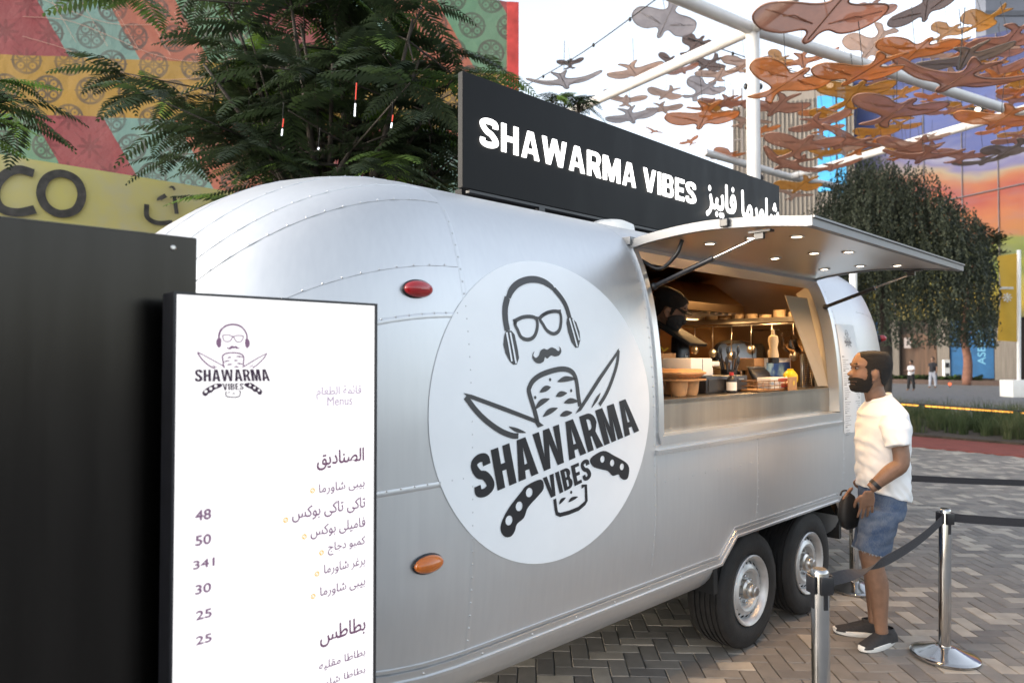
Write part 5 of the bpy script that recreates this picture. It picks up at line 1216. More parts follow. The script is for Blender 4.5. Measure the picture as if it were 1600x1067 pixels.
# two passers-by far away
def passer(label, px, py_feet, py_head, heading, shirt_c, leg_c, armup, seed):
    g = gnd(px, py_feet, -.01); Hh = CH + (g.y / FPX) * (HOR - py_head); s = Hh / 1.72
    o = thing('person', label, 'person', (g.x, g.y, -.01), heading, 'passers-by by the far building'); F = Matrix.Translation(g) @ Matrix.Rotation(heading, 4, 'Z') @ Matrix.Scale(s, 4)
    bm = NB(); ell(bm, (.01, 0, 1.60), .10, .078, .125, 14); limb(bm, [(0, 0, 1.52), (-.01, 0, 1.38)], [.055, .07]); limb(bm, [(-.01, 0, 1.40), (0, 0, 1.2), (0, 0, .9)], [.13, .14, .14])
    for sg, st in ((-1, .16), (1, -.12)):
        limb(bm, [(0, sg * .09, .9), (st * .5, sg * .09, .5), (st * .8, sg * .09, .08), (st * .8 + .12, sg * .09, .04)], [.085, .06, .04, .035])
        if armup: limb(bm, [(0, sg * .19, 1.38), (.05, sg * .22, 1.12), (.30, sg * .12, 1.15)], [.05, .04, .03]); ell(bm, (.36, sg * .11, 1.15), .06, .03, .02, 10)
        else: limb(bm, [(0, sg * .19, 1.38), (-.02, sg * .24, 1.1), (.06, sg * .23, .86)], [.05, .04, .03]); ell(bm, (.08, sg * .23, .78), .03, .025, .06, 10)
    bm.transform(F); make('body', fuse(bm, .02, 2), m_skin, o, smooth=True)
    bm = NB(); limb(bm, [(-.01, 0, 1.44), (-.01, 0, 1.3), (0, 0, 1.05), (0, 0, .88)], [.10, .17, .165, .165])
    for sg in (-1, 1): limb(bm, [(0, sg * .16, 1.39), (.0, sg * .22, 1.2)], [.075, .065])
    bm.transform(F); make('top', fuse(bm, .02, 2), mat('top_%d' % seed, shirt_c, .9), o, smooth=True)
    bm = NB()
    for sg, st in ((-1, .16), (1, -.12)): limb(bm, [(0, sg * .08, .95), (st * .5, sg * .09, .5), (st * .8, sg * .09, .1)], [.12, .085, .065])
    bm.transform(F); make('trousers', fuse(bm, .02, 2), mat('trousers_%d' % seed, leg_c, .9), o, smooth=True)
    bm = NB(); ell(bm, (-.02, 0, 1.64), .10, .088, .105, 14); bm.transform(F); make('hair', bm, m_hair, o, smooth=True)
passer('distant person in a white top and black trousers crossing the far paving', 1424, 610, 563, R(188), (.62, .60, .62), (.012, .012, .014), True, 1)
passer('distant person in a dark top and pale trousers by the building entrance', 1458, 606, 558, R(200), (.012, .012, .016), (.26, .28, .33), False, 2)

# ------------------------------------------------------------------ belt barriers
def stanchion(name_label, p, h, lean=0.0, rs=1.0):
    o = thing('belt_post', name_label, 'belt post', (p.x, p.y, 0), 0, 'steel belt posts along the queue')
    F = Matrix.Translation((p.x, p.y, 0)) @ Matrix.Rotation(lean, 4, 'Y')
    bm = NB(); lathe(bm, [(0, .002), (.170, .002), (.175, .006), (.175, .016), (.170, .021), (.150, .026), (.10, .043), (.055, .062), (.040, .066), (0, .066)], 56, F, caps=False); make('base', bm, m_chrome, o, smooth=True, angle=35)
    bm = NB(); lathe(bm, [(.0315, .06), (.0315, h - .012), (.029, h - .004), (.024, h), (0, h)], 40, F, caps=False); ps = make('post', bm, m_chrome, o, smooth=True, angle=35)
    bm = NB()
    for a in (0, PI / 2, PI, 3 * PI / 2): t_ = bmesh.new(); box(t_, .029, .042, -.024, .024, h - .085, h - .022, bev=.003); box(t_, .0305, .034, -.008, .008, h - .14, h - .085); merge(bm, t_, F @ Matrix.Rotation(a + .2, 4, 'Z'))
    make('belt_head', bm, m_black, o, smooth=True, angle=30); return o, F @ V((0, 0, h - .052))
m_belt = mat('black_webbing', (.022, .021, .026), .8, var=.15, scale=40, bump=.3, bscale=300, stretch=(.2, .2, 6))
def belt(o, a, c, sag=.03, twist=0.0, hh=.024):
    d = V((c.x - a.x, c.y - a.y, 0)).normalized(); sdv = V((-d.y, d.x, 0)); up = V((0, 0, 1)); rings = []; n = 36
    for k in range(n + 1):
        q = k / n; p = a.lerp(c, q) - up * sag * 4 * q * (1 - q); tq = min(1, max(0, (q - .56) / .42)); tw = twist * (3 * tq * tq - 2 * tq ** 3); u_ = up * math.cos(tw) + sdv * math.sin(tw); n_ = sdv * math.cos(tw) - up * math.sin(tw)
        rings.append([p + u_ * hh + n_ * .0008, p + u_ * hh - n_ * .0008, p - u_ * hh - n_ * .0008, p - u_ * hh + n_ * .0008])
    bm = NB(); loft(bm, rings); make('belt', bm, m_belt, o, smooth=True, angle=50)
pa = at(1281, 888, 2.52); hA = pa.z; oA, tA = stanchion('steel belt post cut off by the lower edge of the photo', V((pa.x, pa.y, 0)), hA)
pb = gnd(1476, 1026); oB, tB = stanchion('steel belt post with its whole round base showing, behind which a belt runs off', pb, at(1478, 794, pb.y).z, R(1.0))
pc = gnd(1335, 921); oC, tC = stanchion('steel belt post half hidden behind the man\'s legs', pc, .885)
oB['label'] = 'steel belt post standing clear of the man, full round base in view'
off1 = V((-.8, -.6, 0)).normalized() * .035
belt(oB, tB + (tA - tB).normalized() * .036, tA + (tB - tA).normalized() * .036, .055, PI)
e1 = at(1760, 822, 4.1); belt(oB, tB + V((.036, 0, 0)), e1, .01, 0)
e2 = at(1750, 757, 5.6); belt(oC, tC + V((.036, .01, 0)), e2, .015, 0)
# ------------------------------------------------------------------ patterned building and yellow wall behind the trailer
fa, fb = at(0, 558, 20.0), at(808, 558, 21.5); fdir = V((fb.x - fa.x, fb.y - fa.y, 0)); FL = fdir.length; fang = math.atan2(fdir.y, fdir.x)
FF = Matrix.Translation((fa.x, fa.y, 0)) @ Matrix.Rotation(fang, 4, 'Z')
pb_ = thing('patterned_building', 'building wrapped in printed cloth patches of red, teal, coral and ochre', 'building', (0, 0, 0), 0, frame=FF)
m_cloth, t, b = bsdf('printed_cloth'); v, x, y, z = coords(t)
wob = (noi(t, v, .8, 2) - .5) * .25
q = (x + (z - 10.66) * .56 - 1.78 + wob * .4) / 2.03; idx = q.floor().mod(4.0); zz = z + wob * .5
band = (zz - 8.88).gt(0) * (zz - 10.66).lt(0) if False else zz.gt(8.88) * zz.lt(10.66)
c_a = mixc(t, idx.gt(.5), (.125, .235, .21), (.31, .085, .05)); c_a = mixc(t, idx.gt(1.5), c_a, (.09, .20, .12)); c_a = mixc(t, idx.gt(2.5), c_a, (.21, .030, .038))
c_b = mixc(t, band, c_a, (.31, .175, .022))
# medallions on a staggered grid
row = (z / .84).floor(); px_ = ((x + row.mod(2.0) * .60) / 1.20).fract() - .5; pz_ = (z / .84).fract() - .5
rx, rz = px_ * 1.20, pz_ * .84; rr_ = (rx * rx + rz * rz).sqrt()
ax_, az_ = rx.abs() - .165, rz.abs() - .165; d2 = (ax_ * ax_ + az_ * az_).sqrt()
ring = (d2 * 52.0).cos().gt(.1) * d2.lt(.155); outer = (rr_ - .385).abs().lt(.036); inner = (rr_ * 52.0).cos().gt(.2) * rr_.lt(.085); cross = (rx.abs().lt(.018) + rz.abs().lt(.018)).clamp() * rr_.lt(.45)
med = (ring + outer + inner + cross).clamp()
th = rz.m('ARCTAN2', rx); star = ((rr_ - (th * 8.0).cos() * .12).lt(.25) + (rx + rz).abs().lt(.012) + (rx - rz).abs().lt(.012)).clamp()
pat = mixc(t, idx.gt(2.5) * (band * -1.0 + 1.0), med, star)
fadep = noi(t, v, 1.3, 3).step(.25, .6)
dk = mixc(t, idx.gt(2.5) * (band * -1.0 + 1.0), (.040, .032, .030), (.11, .008, .014)); 
cc = mixc(t, E(t, pat.o) * .85 * (fadep * .55 + .45), c_b, dk)
weave = noi(t, v, 38, 2); cc = mixc(t, (weave - .5).abs() * .9 + noi(t, v, .5, 3).step(.35, .8) * .2, cc, (.25, .22, .19))
setc(t, b, 'Base Color', cc); b.inputs['Roughness'].default_value = .85
bn = t.nodes.new('ShaderNodeBump'); bn.inputs['Strength'].default_value = .6; bn.inputs['Distance'].default_value = .15; t.links.new(noi(t, v, .9, 4).o, bn.inputs['Height']); t.links.new(bn.outputs[0], b.inputs['Normal'])
bm = NB(); zt = 15.5; tp = at(800, 6, 21.5).z
loft(bm, [[V((-14, 0, 0)), V((FL, 0, 0)), V((FL, 7, 0)), V((-14, 7, 0))], [V((-14, 0, 17)), V((FL, 0, tp)), V((FL, 7, tp)), V((-14, 7, 17))]]); bmesh.ops.recalc_face_normals(bm, faces=bm.faces[:])
make('cloth_wall', bm, m_cloth, pb_, FF)
bm = NB(); box(bm, FL - .32, FL + .05, -.06, -.004, 0, tp + .02); make('red_edge', bm, mat('red_cloth', (.45, .05, .045), .85, var=.35, scale=2, bump=.4, bscale=4), pb_, FF)
bm = NB()
for zl, ph in ((11.6, .3), (10.9, 1.1), (12.4, 2.0)):
    pts = cr([(x_, -.05, zl - .12 * x_ + .35 * math.sin(x_ * .9 + ph)) for x_ in np.arange(.5, 9, 1.2)], 4); tube(bm, pts, .007, 5)
for k in range(9): x_ = 1.2 + k * .9; tube(bm, [(x_, -.05, 12.6 - .1 * x_), (x_ + .8, -.05, 11.2 - .1 * x_)], .005, 5)
make('white_cord', bm, mat('pale_rope', (.45, .28, .22), .8), pb_, FF)
DY = 10.0
yw = thing('yellow_wall', 'faded yellow painted wall with large grey letters below the patterned building', 'wall', (3.5, DY - D0 + .2, 0), 0, frame=TF)
m_yw, t, b = bsdf('faded_yellow_paint'); v, x, y, z = coords(t); n1 = noi(t, v, 1.1, 4, (1, 1, .6)); n2 = noi(t, v, 5, 5)
setc(t, b, 'Base Color', mixc(t, n1.step(.35, .65), mixc(t, n2.step(.35, .7), (.72, .60, .27), (.66, .58, .37)), (.78, .66, .20))); b.inputs['Roughness'].default_value = .8
bm = NB(); ta, tb_ = onplane(0, 243, DY), onplane(310, 290, DY)
box(bm, -6, 13, DY - D0, DY - D0 + .3, 0, (ta[1] + tb_[1]) / 2); make('wall_face', bm, m_yw, yw, TF)
def yp(px, py): return onplane(px, py, DY)
YM = Matrix.Translation((0, DY - D0 - .03, 0)) @ XZ
m_ylet = mat('weathered_grey_letter', (.085, .075, .065), .8, var=.45, scale=9)
bm = NB()
def yst(pts, w, closed=False): merge(bm, extrude(fill(stroke(cr([yp(*p) for p in pts], 6, closed), w, closed)), .008), YM)
yst([(52, 272), (30, 266), (10, 272), (-6, 290), (-8, 312), (4, 328), (28, 333), (54, 328)], .10)
yst([(94, 272), (118, 282), (127, 305), (118, 328), (94, 335), (72, 324), (63, 302), (72, 280)], .095, True)
yst([(258, 306), (247, 314), (262, 322), (256, 331), (238, 330)], .055); yst([(228, 320), (229, 340), (245, 349), (268, 348)], .06); yst([(271, 307), (275, 335)], .05); yst([(262, 296), (268, 293), (272, 298)], .03)
make('wall_lettering', bm, m_ylet, yw, TF)

# ------------------------------------------------------------------ feathery trees
def frond(verts, faces, rnd, base, d, L, droop, tone, wmul=1.0):
    d = d.normalized(); side = d.cross(V((0, 0, 1)));
    if side.length < .1: side = V((1, 0, 0))
    side.normalize(); n = 17; prev = None
    for k in range(n + 1):
        q = k / n; c = base + d * (L * q) - V((0, 0, droop * L * q * q)); tg = (d - V((0, 0, 2 * droop * q))).normalized(); up = side.cross(tg)
        if k == 0: continue
        pl = L * .30 * math.sin(PI * (.12 + .84 * q)) ** .8 * (1 - .25 * q); w_ = L * .031 * wmul
        for sg in (-1, 1):
            dv = (side * sg * .9 + tg * .42 - V((0, 0, .15 + random.uniform(0, .25)))).normalized(); e = c + dv * pl; m_i = c + dv * pl * .5 + up * .006; i0 = len(verts)
            verts += [c - tg * w_ * .4, c + tg * w_ * .4, m_i + tg * w_, m_i - tg * w_, e]
            faces += [(i0, i0 + 1, i0 + 2, i0 + 3), (i0 + 3, i0 + 2, i0 + 4)]; r_ = min(1, max(0, tone + random.uniform(-.08, .08))); rnd += [r_, r_]
m_leaf = attr_mat('feathery_leaves', [(0, (.020, .028, .018)), (.5, (.040, .062, .028)), (.76, (.085, .145, .036)), (1, (.19, .32, .06))], .6, .2, 3, 0, .25, .35)
m_bark = mat('grey_bark', (.04, .032, .026), .9, var=.35, scale=14, bump=.6, bscale=40)
def feather_tree(label, trunk, ends, nf=20, L=(.5, .78), spread=.42, cat='tree', inner=True):
    o = thing('feathery_tree', label, cat, trunk, 0, 'feathery trees behind the trailer'); verts, faces, rnd = [], [], []; bm = NB(); tr = V(trunk); fork = tr + V((0, 0, 2.1))
    limb(bm, [tr, tr + V((.03, .02, 1.0)), fork], [.15, .12, .10], 12)
    for e in ends:
        e = V(e); m1 = fork.lerp(e, .45) + V((random.uniform(-.2, .2), random.uniform(-.2, .2), .35)); limb(bm, [fork, m1, e], [.06, .035, .012], 7, 3)
        tops = [e + V((random.gauss(0, spread), random.gauss(0, spread), random.gauss(0, spread * .6))) for _ in range(4)]
        for tp_ in tops:
            limb(bm, [e.lerp(m1, .15), tp_], [.012, .006], 5, 2); hi = random.random()
            for k in range(nf // 4):
                a = random.uniform(0, 2 * PI); el = random.uniform(-.25, .45); dv = V((math.cos(a) * math.cos(el), math.sin(a) * math.cos(el), math.sin(el)))
                tone = random.uniform(.1, .55) + (.45 if hi > .74 else 0); frond(verts, faces, rnd, tp_, dv, random.uniform(*L), random.uniform(.25, .6), tone)  # brighter clumps: young leaves and lit tips, put into the leaf tone
    make('trunk', bm, m_bark, o, smooth=True); make('crown', (verts, faces), m_leaf, o, attr=rnd); return o
random.seed(21)
EP = [(318, 100), (345, 125), (380, 118), (420, 95), (405, 205), (450, 150), (345, 12), (405, 22), (350, -15), (470, 40), (520, 85), (560, 125), (605, 60), (645, 30), (585, 8), (520, -10), (655, 95), (680, 150), (640, 165), (695, 205), (650, 232), (600, 250), (560, 215), (500, 205), (460, 240), (410, 228), (520, 275), (690, 262), (625, 285), (440, 292), (450, -25), (480, 110), (540, 170), (600, 130), (420, 160), (370, 220), (430, 225), (580, 290), (490, 265), (540, 245), (610, 200), (660, 190), (470, 190), (390, 150), (520, 140), (570, 60)]
feather_tree('broad dark feathery tree between the trailer and the patterned building', (at(520, 558, 7.6).x, 7.6, 0), [at(px, py, random.uniform(6.6, 8.6)) for px, py in EP], 22)
feather_tree('feathery tree whose sprays hang in from the edge of the photo above the dark cabinet', (at(-420, 558, 5.2).x, 5.2, 0), [at(px, py, random.uniform(4.9, 5.6)) for px, py in ((-50, 120), (-10, 150), (20, 185), (-50, 200))], 12, (.36, .52), .10)
feather_tree('small feathery tree top peeping over the black roof sign', (at(868, 558, 12).x, 12, 0), [at(px, py, 12) for px, py in ((862, 148), (885, 150), (905, 158), (850, 160))], 12, (.35, .5), .12)
# little lights hanging in the broad tree
for px, y0, y1, Y, lab in ((557, 130, 182, 5.9, 'longest hanging light tube, red above white, in the dark tree'), (443, 186, 212, 6.0, 'short hanging light with a white bead low in the dark tree'), (614, 180, 200, 5.9, 'short hanging light beside the black sign'), (500, 226, 234, 6.0, 'tiny round white light deep in the dark tree')):
    a, c = at(px, y0, Y), at(px - 3, y1, Y); o = thing('hanging_light', lab, 'light', (c.x, c.y, c.z), 0, 'small lights hanging in the tree')
    bm = NB(); tube(bm, [a + V((0, 0, .15)), c], .003, 6); make('tube', bm, m_dark, o); L_ = (a - c).length
    bm = NB(); tube(bm, [a.lerp(c, .62), c], .0065, 8); make('white_bead', bm, glow('bead_white', (.9, .95, 1), .6), o)
    if L_ > .1: bm = NB(); tube(bm, [a, a.lerp(c, .5)], .0045, 8); make('red_bead', bm, glow('bead_red', (1, .12, .08), .3), o)

# ------------------------------------------------------------------ far side of the square
m_slat = mat('beige_slats', (.20, .175, .15), .75, var=.25, scale=3, stretch=(26, 26, .3))
m_bluew = mat('pale_blue_glass', (.06, .33, .62), .15, var=.2, scale=.6); m_concrete = mat('pale_concrete', (.30, .28, .26), .8, var=.15, scale=1.5)
def facing(pxa, Ya, pxb, Yb):
    a, c = at(pxa, 558, Ya), at(pxb, 558, Yb); d = V((c.x - a.x, c.y - a.y, 0)); return Matrix.Translation((a.x, a.y, 0)) @ Matrix.Rotation(math.atan2(d.y, d.x), 4, 'Z'), d.length
GF, GL = facing(1080, 54, 1338, 50)
o = thing('slatted_building', 'beige slatted building with blue glass strips beyond the pillar', 'building', (0, 0, 0), 0, frame=GF)
gx = lambda px: GL * (px - 1080) / 258.0
gz = lambda y_, Y=51: CH + (HOR - y_) * Y / FPX
x0_ = gx(1152)
bm = NB(); box(bm, x0_, GL, 0, 8, 0, gz(150)); box(bm, gx(1215), GL, .3, 8, gz(150), gz(118)); make('slatted_wall', bm, m_slat, o, GF)
bm = NB(); k = x0_
while k < GL: box(bm, k, k + .07, -.12, -.003, 0, gz(151)); k += .30
make('slat', bm, mat('slat_fins', (.23, .205, .175), .7, var=.2, scale=1), o, GF)
bm = NB(); box(bm, gx(1284), gx(1311), -.16, -.125, gz(300), gz(150)); make('glass_strip', bm, m_bluew, o, GF); bm = NB(); box(bm, gx(1314), gx(1326), -.16, -.125, gz(310), gz(140)); make('glass_strip', bm, m_bluew, o, GF)
bm = NB()
for k in range(12): x_ = gx(1200) + k * .52; tube(bm, [(x_, .4, gz(118)), (x_, .4, gz(118) + 1.1 + k * .08)], .03, 6)
tube(bm, [(gx(1200), .4, gz(118) + 1.1), (GL, .4, gz(118) + 2.1)], .035, 6); make('roof_railing', bm, m_white, o, GF)
bm = NB()
for xx in (1152, 1166): box(bm, gx(xx), gx(xx) + .12, -1.2, -1.08, 6, gz(130))
for k in range(9): box(bm, gx(1152), gx(1168), -1.18, -1.1, 7 + k * 1.6, 7.1 + k * 1.6)
make('frame_tower', bm, mat('grey_frame', (.16, .14, .13), .6), o, GF)
MFr, ML = facing(1330, 52, 1640, 45)
o = thing('mural_building', 'large building wall painted with a blue sky and orange and green hills', 'building', (0, 0, 0), 0, frame=MFr)
m_mur, t, b = bsdf('painted_mural'); v, x, y, z = coords(t)
n_a = noi(t, v, .16, 3, (1, 1, 2.2)); n_b = noi(t, v, .55, 3, (.7, 1, 1.5)); zz = z + (n_a - .5) * 6.0 + (x - 7.0) * .12
rp = t.nodes.new('ShaderNodeValToRGB'); els = rp.color_ramp.elements
ST_ = [(3.5, (.05, .06, .012)), (5.5, (.24, .17, .012)), (7.6, (.20, .19, .012)), (8.6, (.08, .105, .012)), (9.6, (.11, .125, .018)), (10.1, (.21, .085, .022)), (11.8, (.24, .075, .025)), (13.0, (.19, .032, .02)), (14.0, (.22, .075, .03)), (14.8, (.19, .15, .10)), (15.5, (.085, .08, .17)), (16.2, (.15, .15, .21)), (17.0, (.035, .05, .16)), (19.5, (.050, .072, .20)), (21, (.018, .032, .12)), (25, (.015, .024, .09))]
while len(els) < len(ST_): els.new(.5)
for k, (zv, c_) in enumerate(ST_): els[k].position = (zv - 3) / 23.0; els[k].color = rgba(c_)
t.links.new(((zz - 3.0) / 23.0).o, rp.inputs[0]); setc(t, b, 'Base Color', mixc(t, n_b.step(.45, .75) * .35, E(t, rp.outputs[0]), (.10, .09, .12))); b.inputs['Roughness'].default_value = .7
mx = lambda px: ML * (px - 1330) / 310.0 
bm = NB(); box(bm, 0, ML + 25, 0, 10, 4.4, 24.0); make('mural_wall', bm, m_mur, o, MFr)
bm = NB(); box(bm, 0, ML + 25, .35, 9.5, 0, 4.395); make('ground_floor', bm, mat('dark_entrance', (.045, .030, .022), .7, var=.4, scale=1), o, MFr)
bm = NB()
m_colm = mat('beige_column', (.16, .14, .118), .8, var=.2, scale=2, stretch=(6, 6, .3))
for a, c in ((1399, 1414), (1476, 1495), (1563, 1600), (1335, 1372)): bm = NB(); box(bm, mx(a), mx(c), -.25, .30, 0, 4.39); make('column', bm, m_colm, o, MFr)
m_bpan = mat('blue_banner_cloth', (.006, .075, .19), .55, var=.15, scale=2)
bm = NB(); box(bm, mx(1374), mx(1398), -.1, .2, .3, 4.3); make('blue_banner', bm, m_bpan, o, MFr); bm = NB(); box(bm, mx(1496), mx(1562), -.1, .2, .25, 4.3); bp_ = make('blue_banner', bm, m_bpan, o, MFr)
bm = NB(); RT = Matrix.Translation((mx(1543), -.12, .9)) @ XZ @ Matrix.Rotation(PI / 2, 4, 'Z'); text_fit(bm, 'ASEAN', .3, 2.6, -.25, .2, .01, RT); text_fit(bm, arabic('اسيان'), .3, 2.0, .55, 1.0, .01, RT); make('banner_lettering', bm, mat('pale_blue_ink', (.12, .32, .46), .6), bp_, MFr)
bm = NB(); box(bm, mx(1418), mx(1474), .28, .345, .0, 3.4); make('doorway', bm, mat('brown_doors', (.085, .045, .025), .5, var=.5, scale=1.2, stretch=(4, 4, .2)), o, MFr)
bm = NB(); box(bm, mx(1423), mx(1434), -.35, -.27, 2.35, 3.1); make('lit_sign', bm, glow('little_screen', (.55, .45, .40), .3), o, MFr)
bm = NB()
for xx in (1408, 1458, 1518, 1572): tube(bm, [(mx(xx), -.04, 4.5), (mx(xx), -.04, 24)], .035, 6)
tube(bm, [(mx(1400), -.05, 12.4), (mx(1660), -.05, 13.6)], .05, 6); make('mural_joint', bm, mat('joint_grey', (.10, .09, .10), .7), o, MFr)
o = thing('tower_block', 'dark blue grey block rising behind the mural at the photo corner', 'building', at(1640, 558, 70) * V((1, 1, 0)) if False else (at(1640, 558, 70).x, 70, 0))
bm = NB(); xl_ = at(1549, 558, 66).x; box(bm, xl_, xl_ + 22, 66, 67.5, 0, 48); make('tower_wall', bm, mat('blue_grey_cladding', (.10, .11, .14), .4, var=.15, scale=.4), o)
bm = NB()
for k in range(16): box(bm, xl_ - .1, xl_ + 22, 65.9, 65.995, 2 + k * 3, 2.5 + k * 3)
make('spandrel', bm, mat('slate_band', (.06, .065, .08), .5), o)
# planter with low plants, posts, banner, totem
o = thing('planter', 'low planter of small green plants along the far building', 'planter', at(1470, 601, 46) * 1)
PF, PL_ = facing(1375, 45, 1600, 40)
bm = NB(); box(bm, 0, PL_, 0, 1.2, -.01, .28); make('planter_edge', bm, mat('dark_corten', (.07, .045, .035), .8), o, PF)
verts, faces, rnd = [], [], []
for k in range(2600):
    x_, y_ = random.uniform(0, PL_ * .72), random.uniform(.1, 1.1); hh = .15 + .5 * abs(noise.noise(V((x_ * .8, y_, 3)))); c = V((x_, y_, .28 + random.uniform(0, hh))); a = random.uniform(0, PI); l_ = random.uniform(.07, .16); d_ = V((math.cos(a), math.sin(a), random.uniform(-.4, .6))) * l_; s_ = V((-math.sin(a), math.cos(a), .3)) * l_ * .4; i0 = len(verts)
    verts += [PF @ (c - d_), PF @ (c + s_), PF @ (c + d_), PF @ (c - s_)]; faces.append((i0, i0 + 1, i0 + 2, i0 + 3)); rnd.append(random.random() * .8)
make('plants', (verts, faces), m_leaf, o, attr=rnd)
g = gnd(1590, 620); o = thing('banner_flag', 'tall ochre banner on a white pole with a block base', 'banner', (g.x, g.y, 0)); Yb = g.y
bm = NB(); tube(bm, [at(1592, 612, Yb), at(1592, 391, Yb)], .075, 12); make('pole', bm, m_white, o, smooth=True, angle=50)
c = at(1592, 600, Yb); bm = NB(); box(bm, c.x - .55, c.x + .75, Yb - .4, Yb + .4, 0, .72, bev=.02); make('base_block', bm, m_white, o, smooth=True, angle=30)
bm = NB(); grid = []
for i in range(19):
    q = i / 18; row_ = []
    for j in range(9):
        w_ = j / 8; p = at(1589 - w_ * (31 - 4 * math.sin(q * 2.4)), 396 + q * 138 + w_ * (4 - 6 * q), Yb); p.y += .10 * math.sin(q * 5 + w_ * 3) * w_; row_.append(bm.verts.new(p))
    grid.append(row_)
for i in range(18):
    for j in range(8): bm.faces.new((grid[i][j], grid[i + 1][j], grid[i + 1][j + 1], grid[i][j + 1]))
cl_ = make('cloth', bm, mat('ochre_cloth', (.52, .31, .03), .8, var=.1, scale=1), o, smooth=True)
bm = NB(); c = at(1574, 465, Yb - .22)
for k in range(8): a = k * PI / 4; tube(bm, [c + V((math.cos(a) * .08, 0, math.sin(a) * .08)), c + V((math.cos(a) * .19, 0, math.sin(a) * .19))], .03, 6)
lathe(bm, [(.05, 0), (.06, .02), (.05, .03)], 14, Matrix.Translation(c) @ Matrix.Rotation(PI / 2, 4, 'X'))
c2 = at(1573, 450, Yb - .22); box(bm, c2.x - .28, c2.x + .28, c2.y - .01, c2.y + .01, c2.z - .05, c2.z + .05); make('emblem', bm, mat('white_print', (.55, .52, .46), .7), cl_)
g = gnd(1480, 599); o = thing('info_totem', 'slim white information totem in front of the columns', 'totem', (g.x, g.y, 0)); 
bm = NB(); p0, p1 = at(1475.5, 598, g.y), at(1484.5, 562, g.y); box(bm, p0.x, p1.x, g.y, g.y + .2, 0, p1.z, bev=.02); make('slab', bm, m_white, o); bm = NB(); box(bm, p0.x + .08, p1.x - .08, g.y - .03, g.y - .005, .5, .65); box(bm, p0.x + .08, p1.x - .08, g.y - .03, g.y - .005, p1.z - .5, p1.z - .2); make('print', bm, m_black, o)
g = gnd(1484, 604); o = thing('ground_light', 'small red orange light low in the planter', 'light', (g.x, g.y - .5, 0)); c = at(1484, 600, g.y - .5); bm = NB(); ell(bm, c, .09, .06, .09, 10); make('lens', bm, glow('red_glow', (1, .16, .07), .5), o); bm = NB(); tube(bm, [(c.x, c.y, -.01), (c.x, c.y, c.z)], .03, 6); make('spike', bm, m_black, o)
g = gnd(1333, 625); o = thing('white_post', 'plain white post seen under the open hatch', 'post', (g.x, 22, 0)); c = at(1333, 425, 22)
bm = NB(); tube(bm, [(c.x, 22, 0), (c.x, 22, c.z + .8)], .115, 16); make('shaft', bm, m_white, o, smooth=True, angle=50); bm = NB(); lathe(bm, [(0, 0), (.2, 0), (.2, .03), (0, .03)], 16, Matrix.Translation((c.x, 22, -.005)), caps=False); make('base_plate', bm, m_white, o)
# weeping tree and the small tree by the building
def weeping(px, Y):
    c = at(px, 558, Y); o = thing('weeping_tree', 'big dark weeping tree with hanging strands behind the hatch', 'tree', (c.x, Y, 0)); bm = NB(); top = V((c.x, Y, 6.2))
    limb(bm, [V((c.x, Y, 0)), V((c.x + .1, Y, 2)), V((c.x - .05, Y, 4)), top], [.26, .22, .18, .12], 12); verts, faces, rnd = [], [], []; CR_ = V((c.x, Y, 6.0))
    for k in range(26):
        a = random.uniform(0, 2 * PI); e = CR_ + V((math.cos(a) * random.uniform(.8, 2.5), math.sin(a) * random.uniform(.8, 2.5), random.uniform(.4, 3.2))); limb(bm, [V((c.x, Y, random.uniform(3, 6))), CR_.lerp(e, .5) + V((0, 0, .2)), CR_.lerp(e, .8)], [.06, .03, .01], 6, 3)
    for k in range(3600):
        a = random.uniform(0, 2 * PI); rr_ = 3.35 * math.sqrt(random.random()); zt_ = 9.4 - 3.6 * (rr_ / 3.35) ** 2.2 + random.uniform(-1.1, .1) + noise.noise(V((math.cos(a) * rr_, math.sin(a) * rr_, 1)) * .9) * .9 + noise.noise(V((math.cos(a) * rr_, math.sin(a) * rr_, 7)) * .5) * 1.1
        if random.random() < .52: zt_ -= random.uniform(0, 3.6)
        p = CR_ + V((math.cos(a) * rr_, math.sin(a) * rr_, zt_ - 6.0)); L_ = random.uniform(.8, 2.4); out = V((math.cos(a), math.sin(a), 0)); tone = random.uniform(.0, .5) + max(0, noise.noise(p * .8)) * .4
        n_ = int(L_ / .085); sw_ = random.uniform(.05, .35)
        for i in range(n_):
            q = i / n_; b_ = p + out * (sw_ * math.sin(q * 1.6)) - V((0, 0, L_ * q)) + V((random.uniform(-.05, .05), random.uniform(-.05, .05), 0))
            if b_.z < 2.1: break
            aa = random.uniform(0, 2 * PI); d_ = V((math.cos(aa) * .5, math.sin(aa) * .5, -random.uniform(.6, 1))) * random.uniform(.09, .17); s_ = V((-math.sin(aa), math.cos(aa), 0)) * .034; i0 = len(verts)
            verts += [b_ - s_ * .4, b_ + d_ * .5 - s_, b_ + d_, b_ + d_ * .5 + s_]; faces.append((i0, i0 + 1, i0 + 2, i0 + 3)); rnd.append(min(1, max(0, tone + random.uniform(-.1, .1))))
    make('trunk', bm, m_bark, o, smooth=True); make('crown', (verts, faces), attr_mat('willow_leaves', [(0, (.028, .036, .024)), (.5, (.055, .066, .044)), (1, (.11, .125, .08))], .6, .2, 1, 0, .3, .25), o, attr=rnd)
weeping(1380, 25.5)
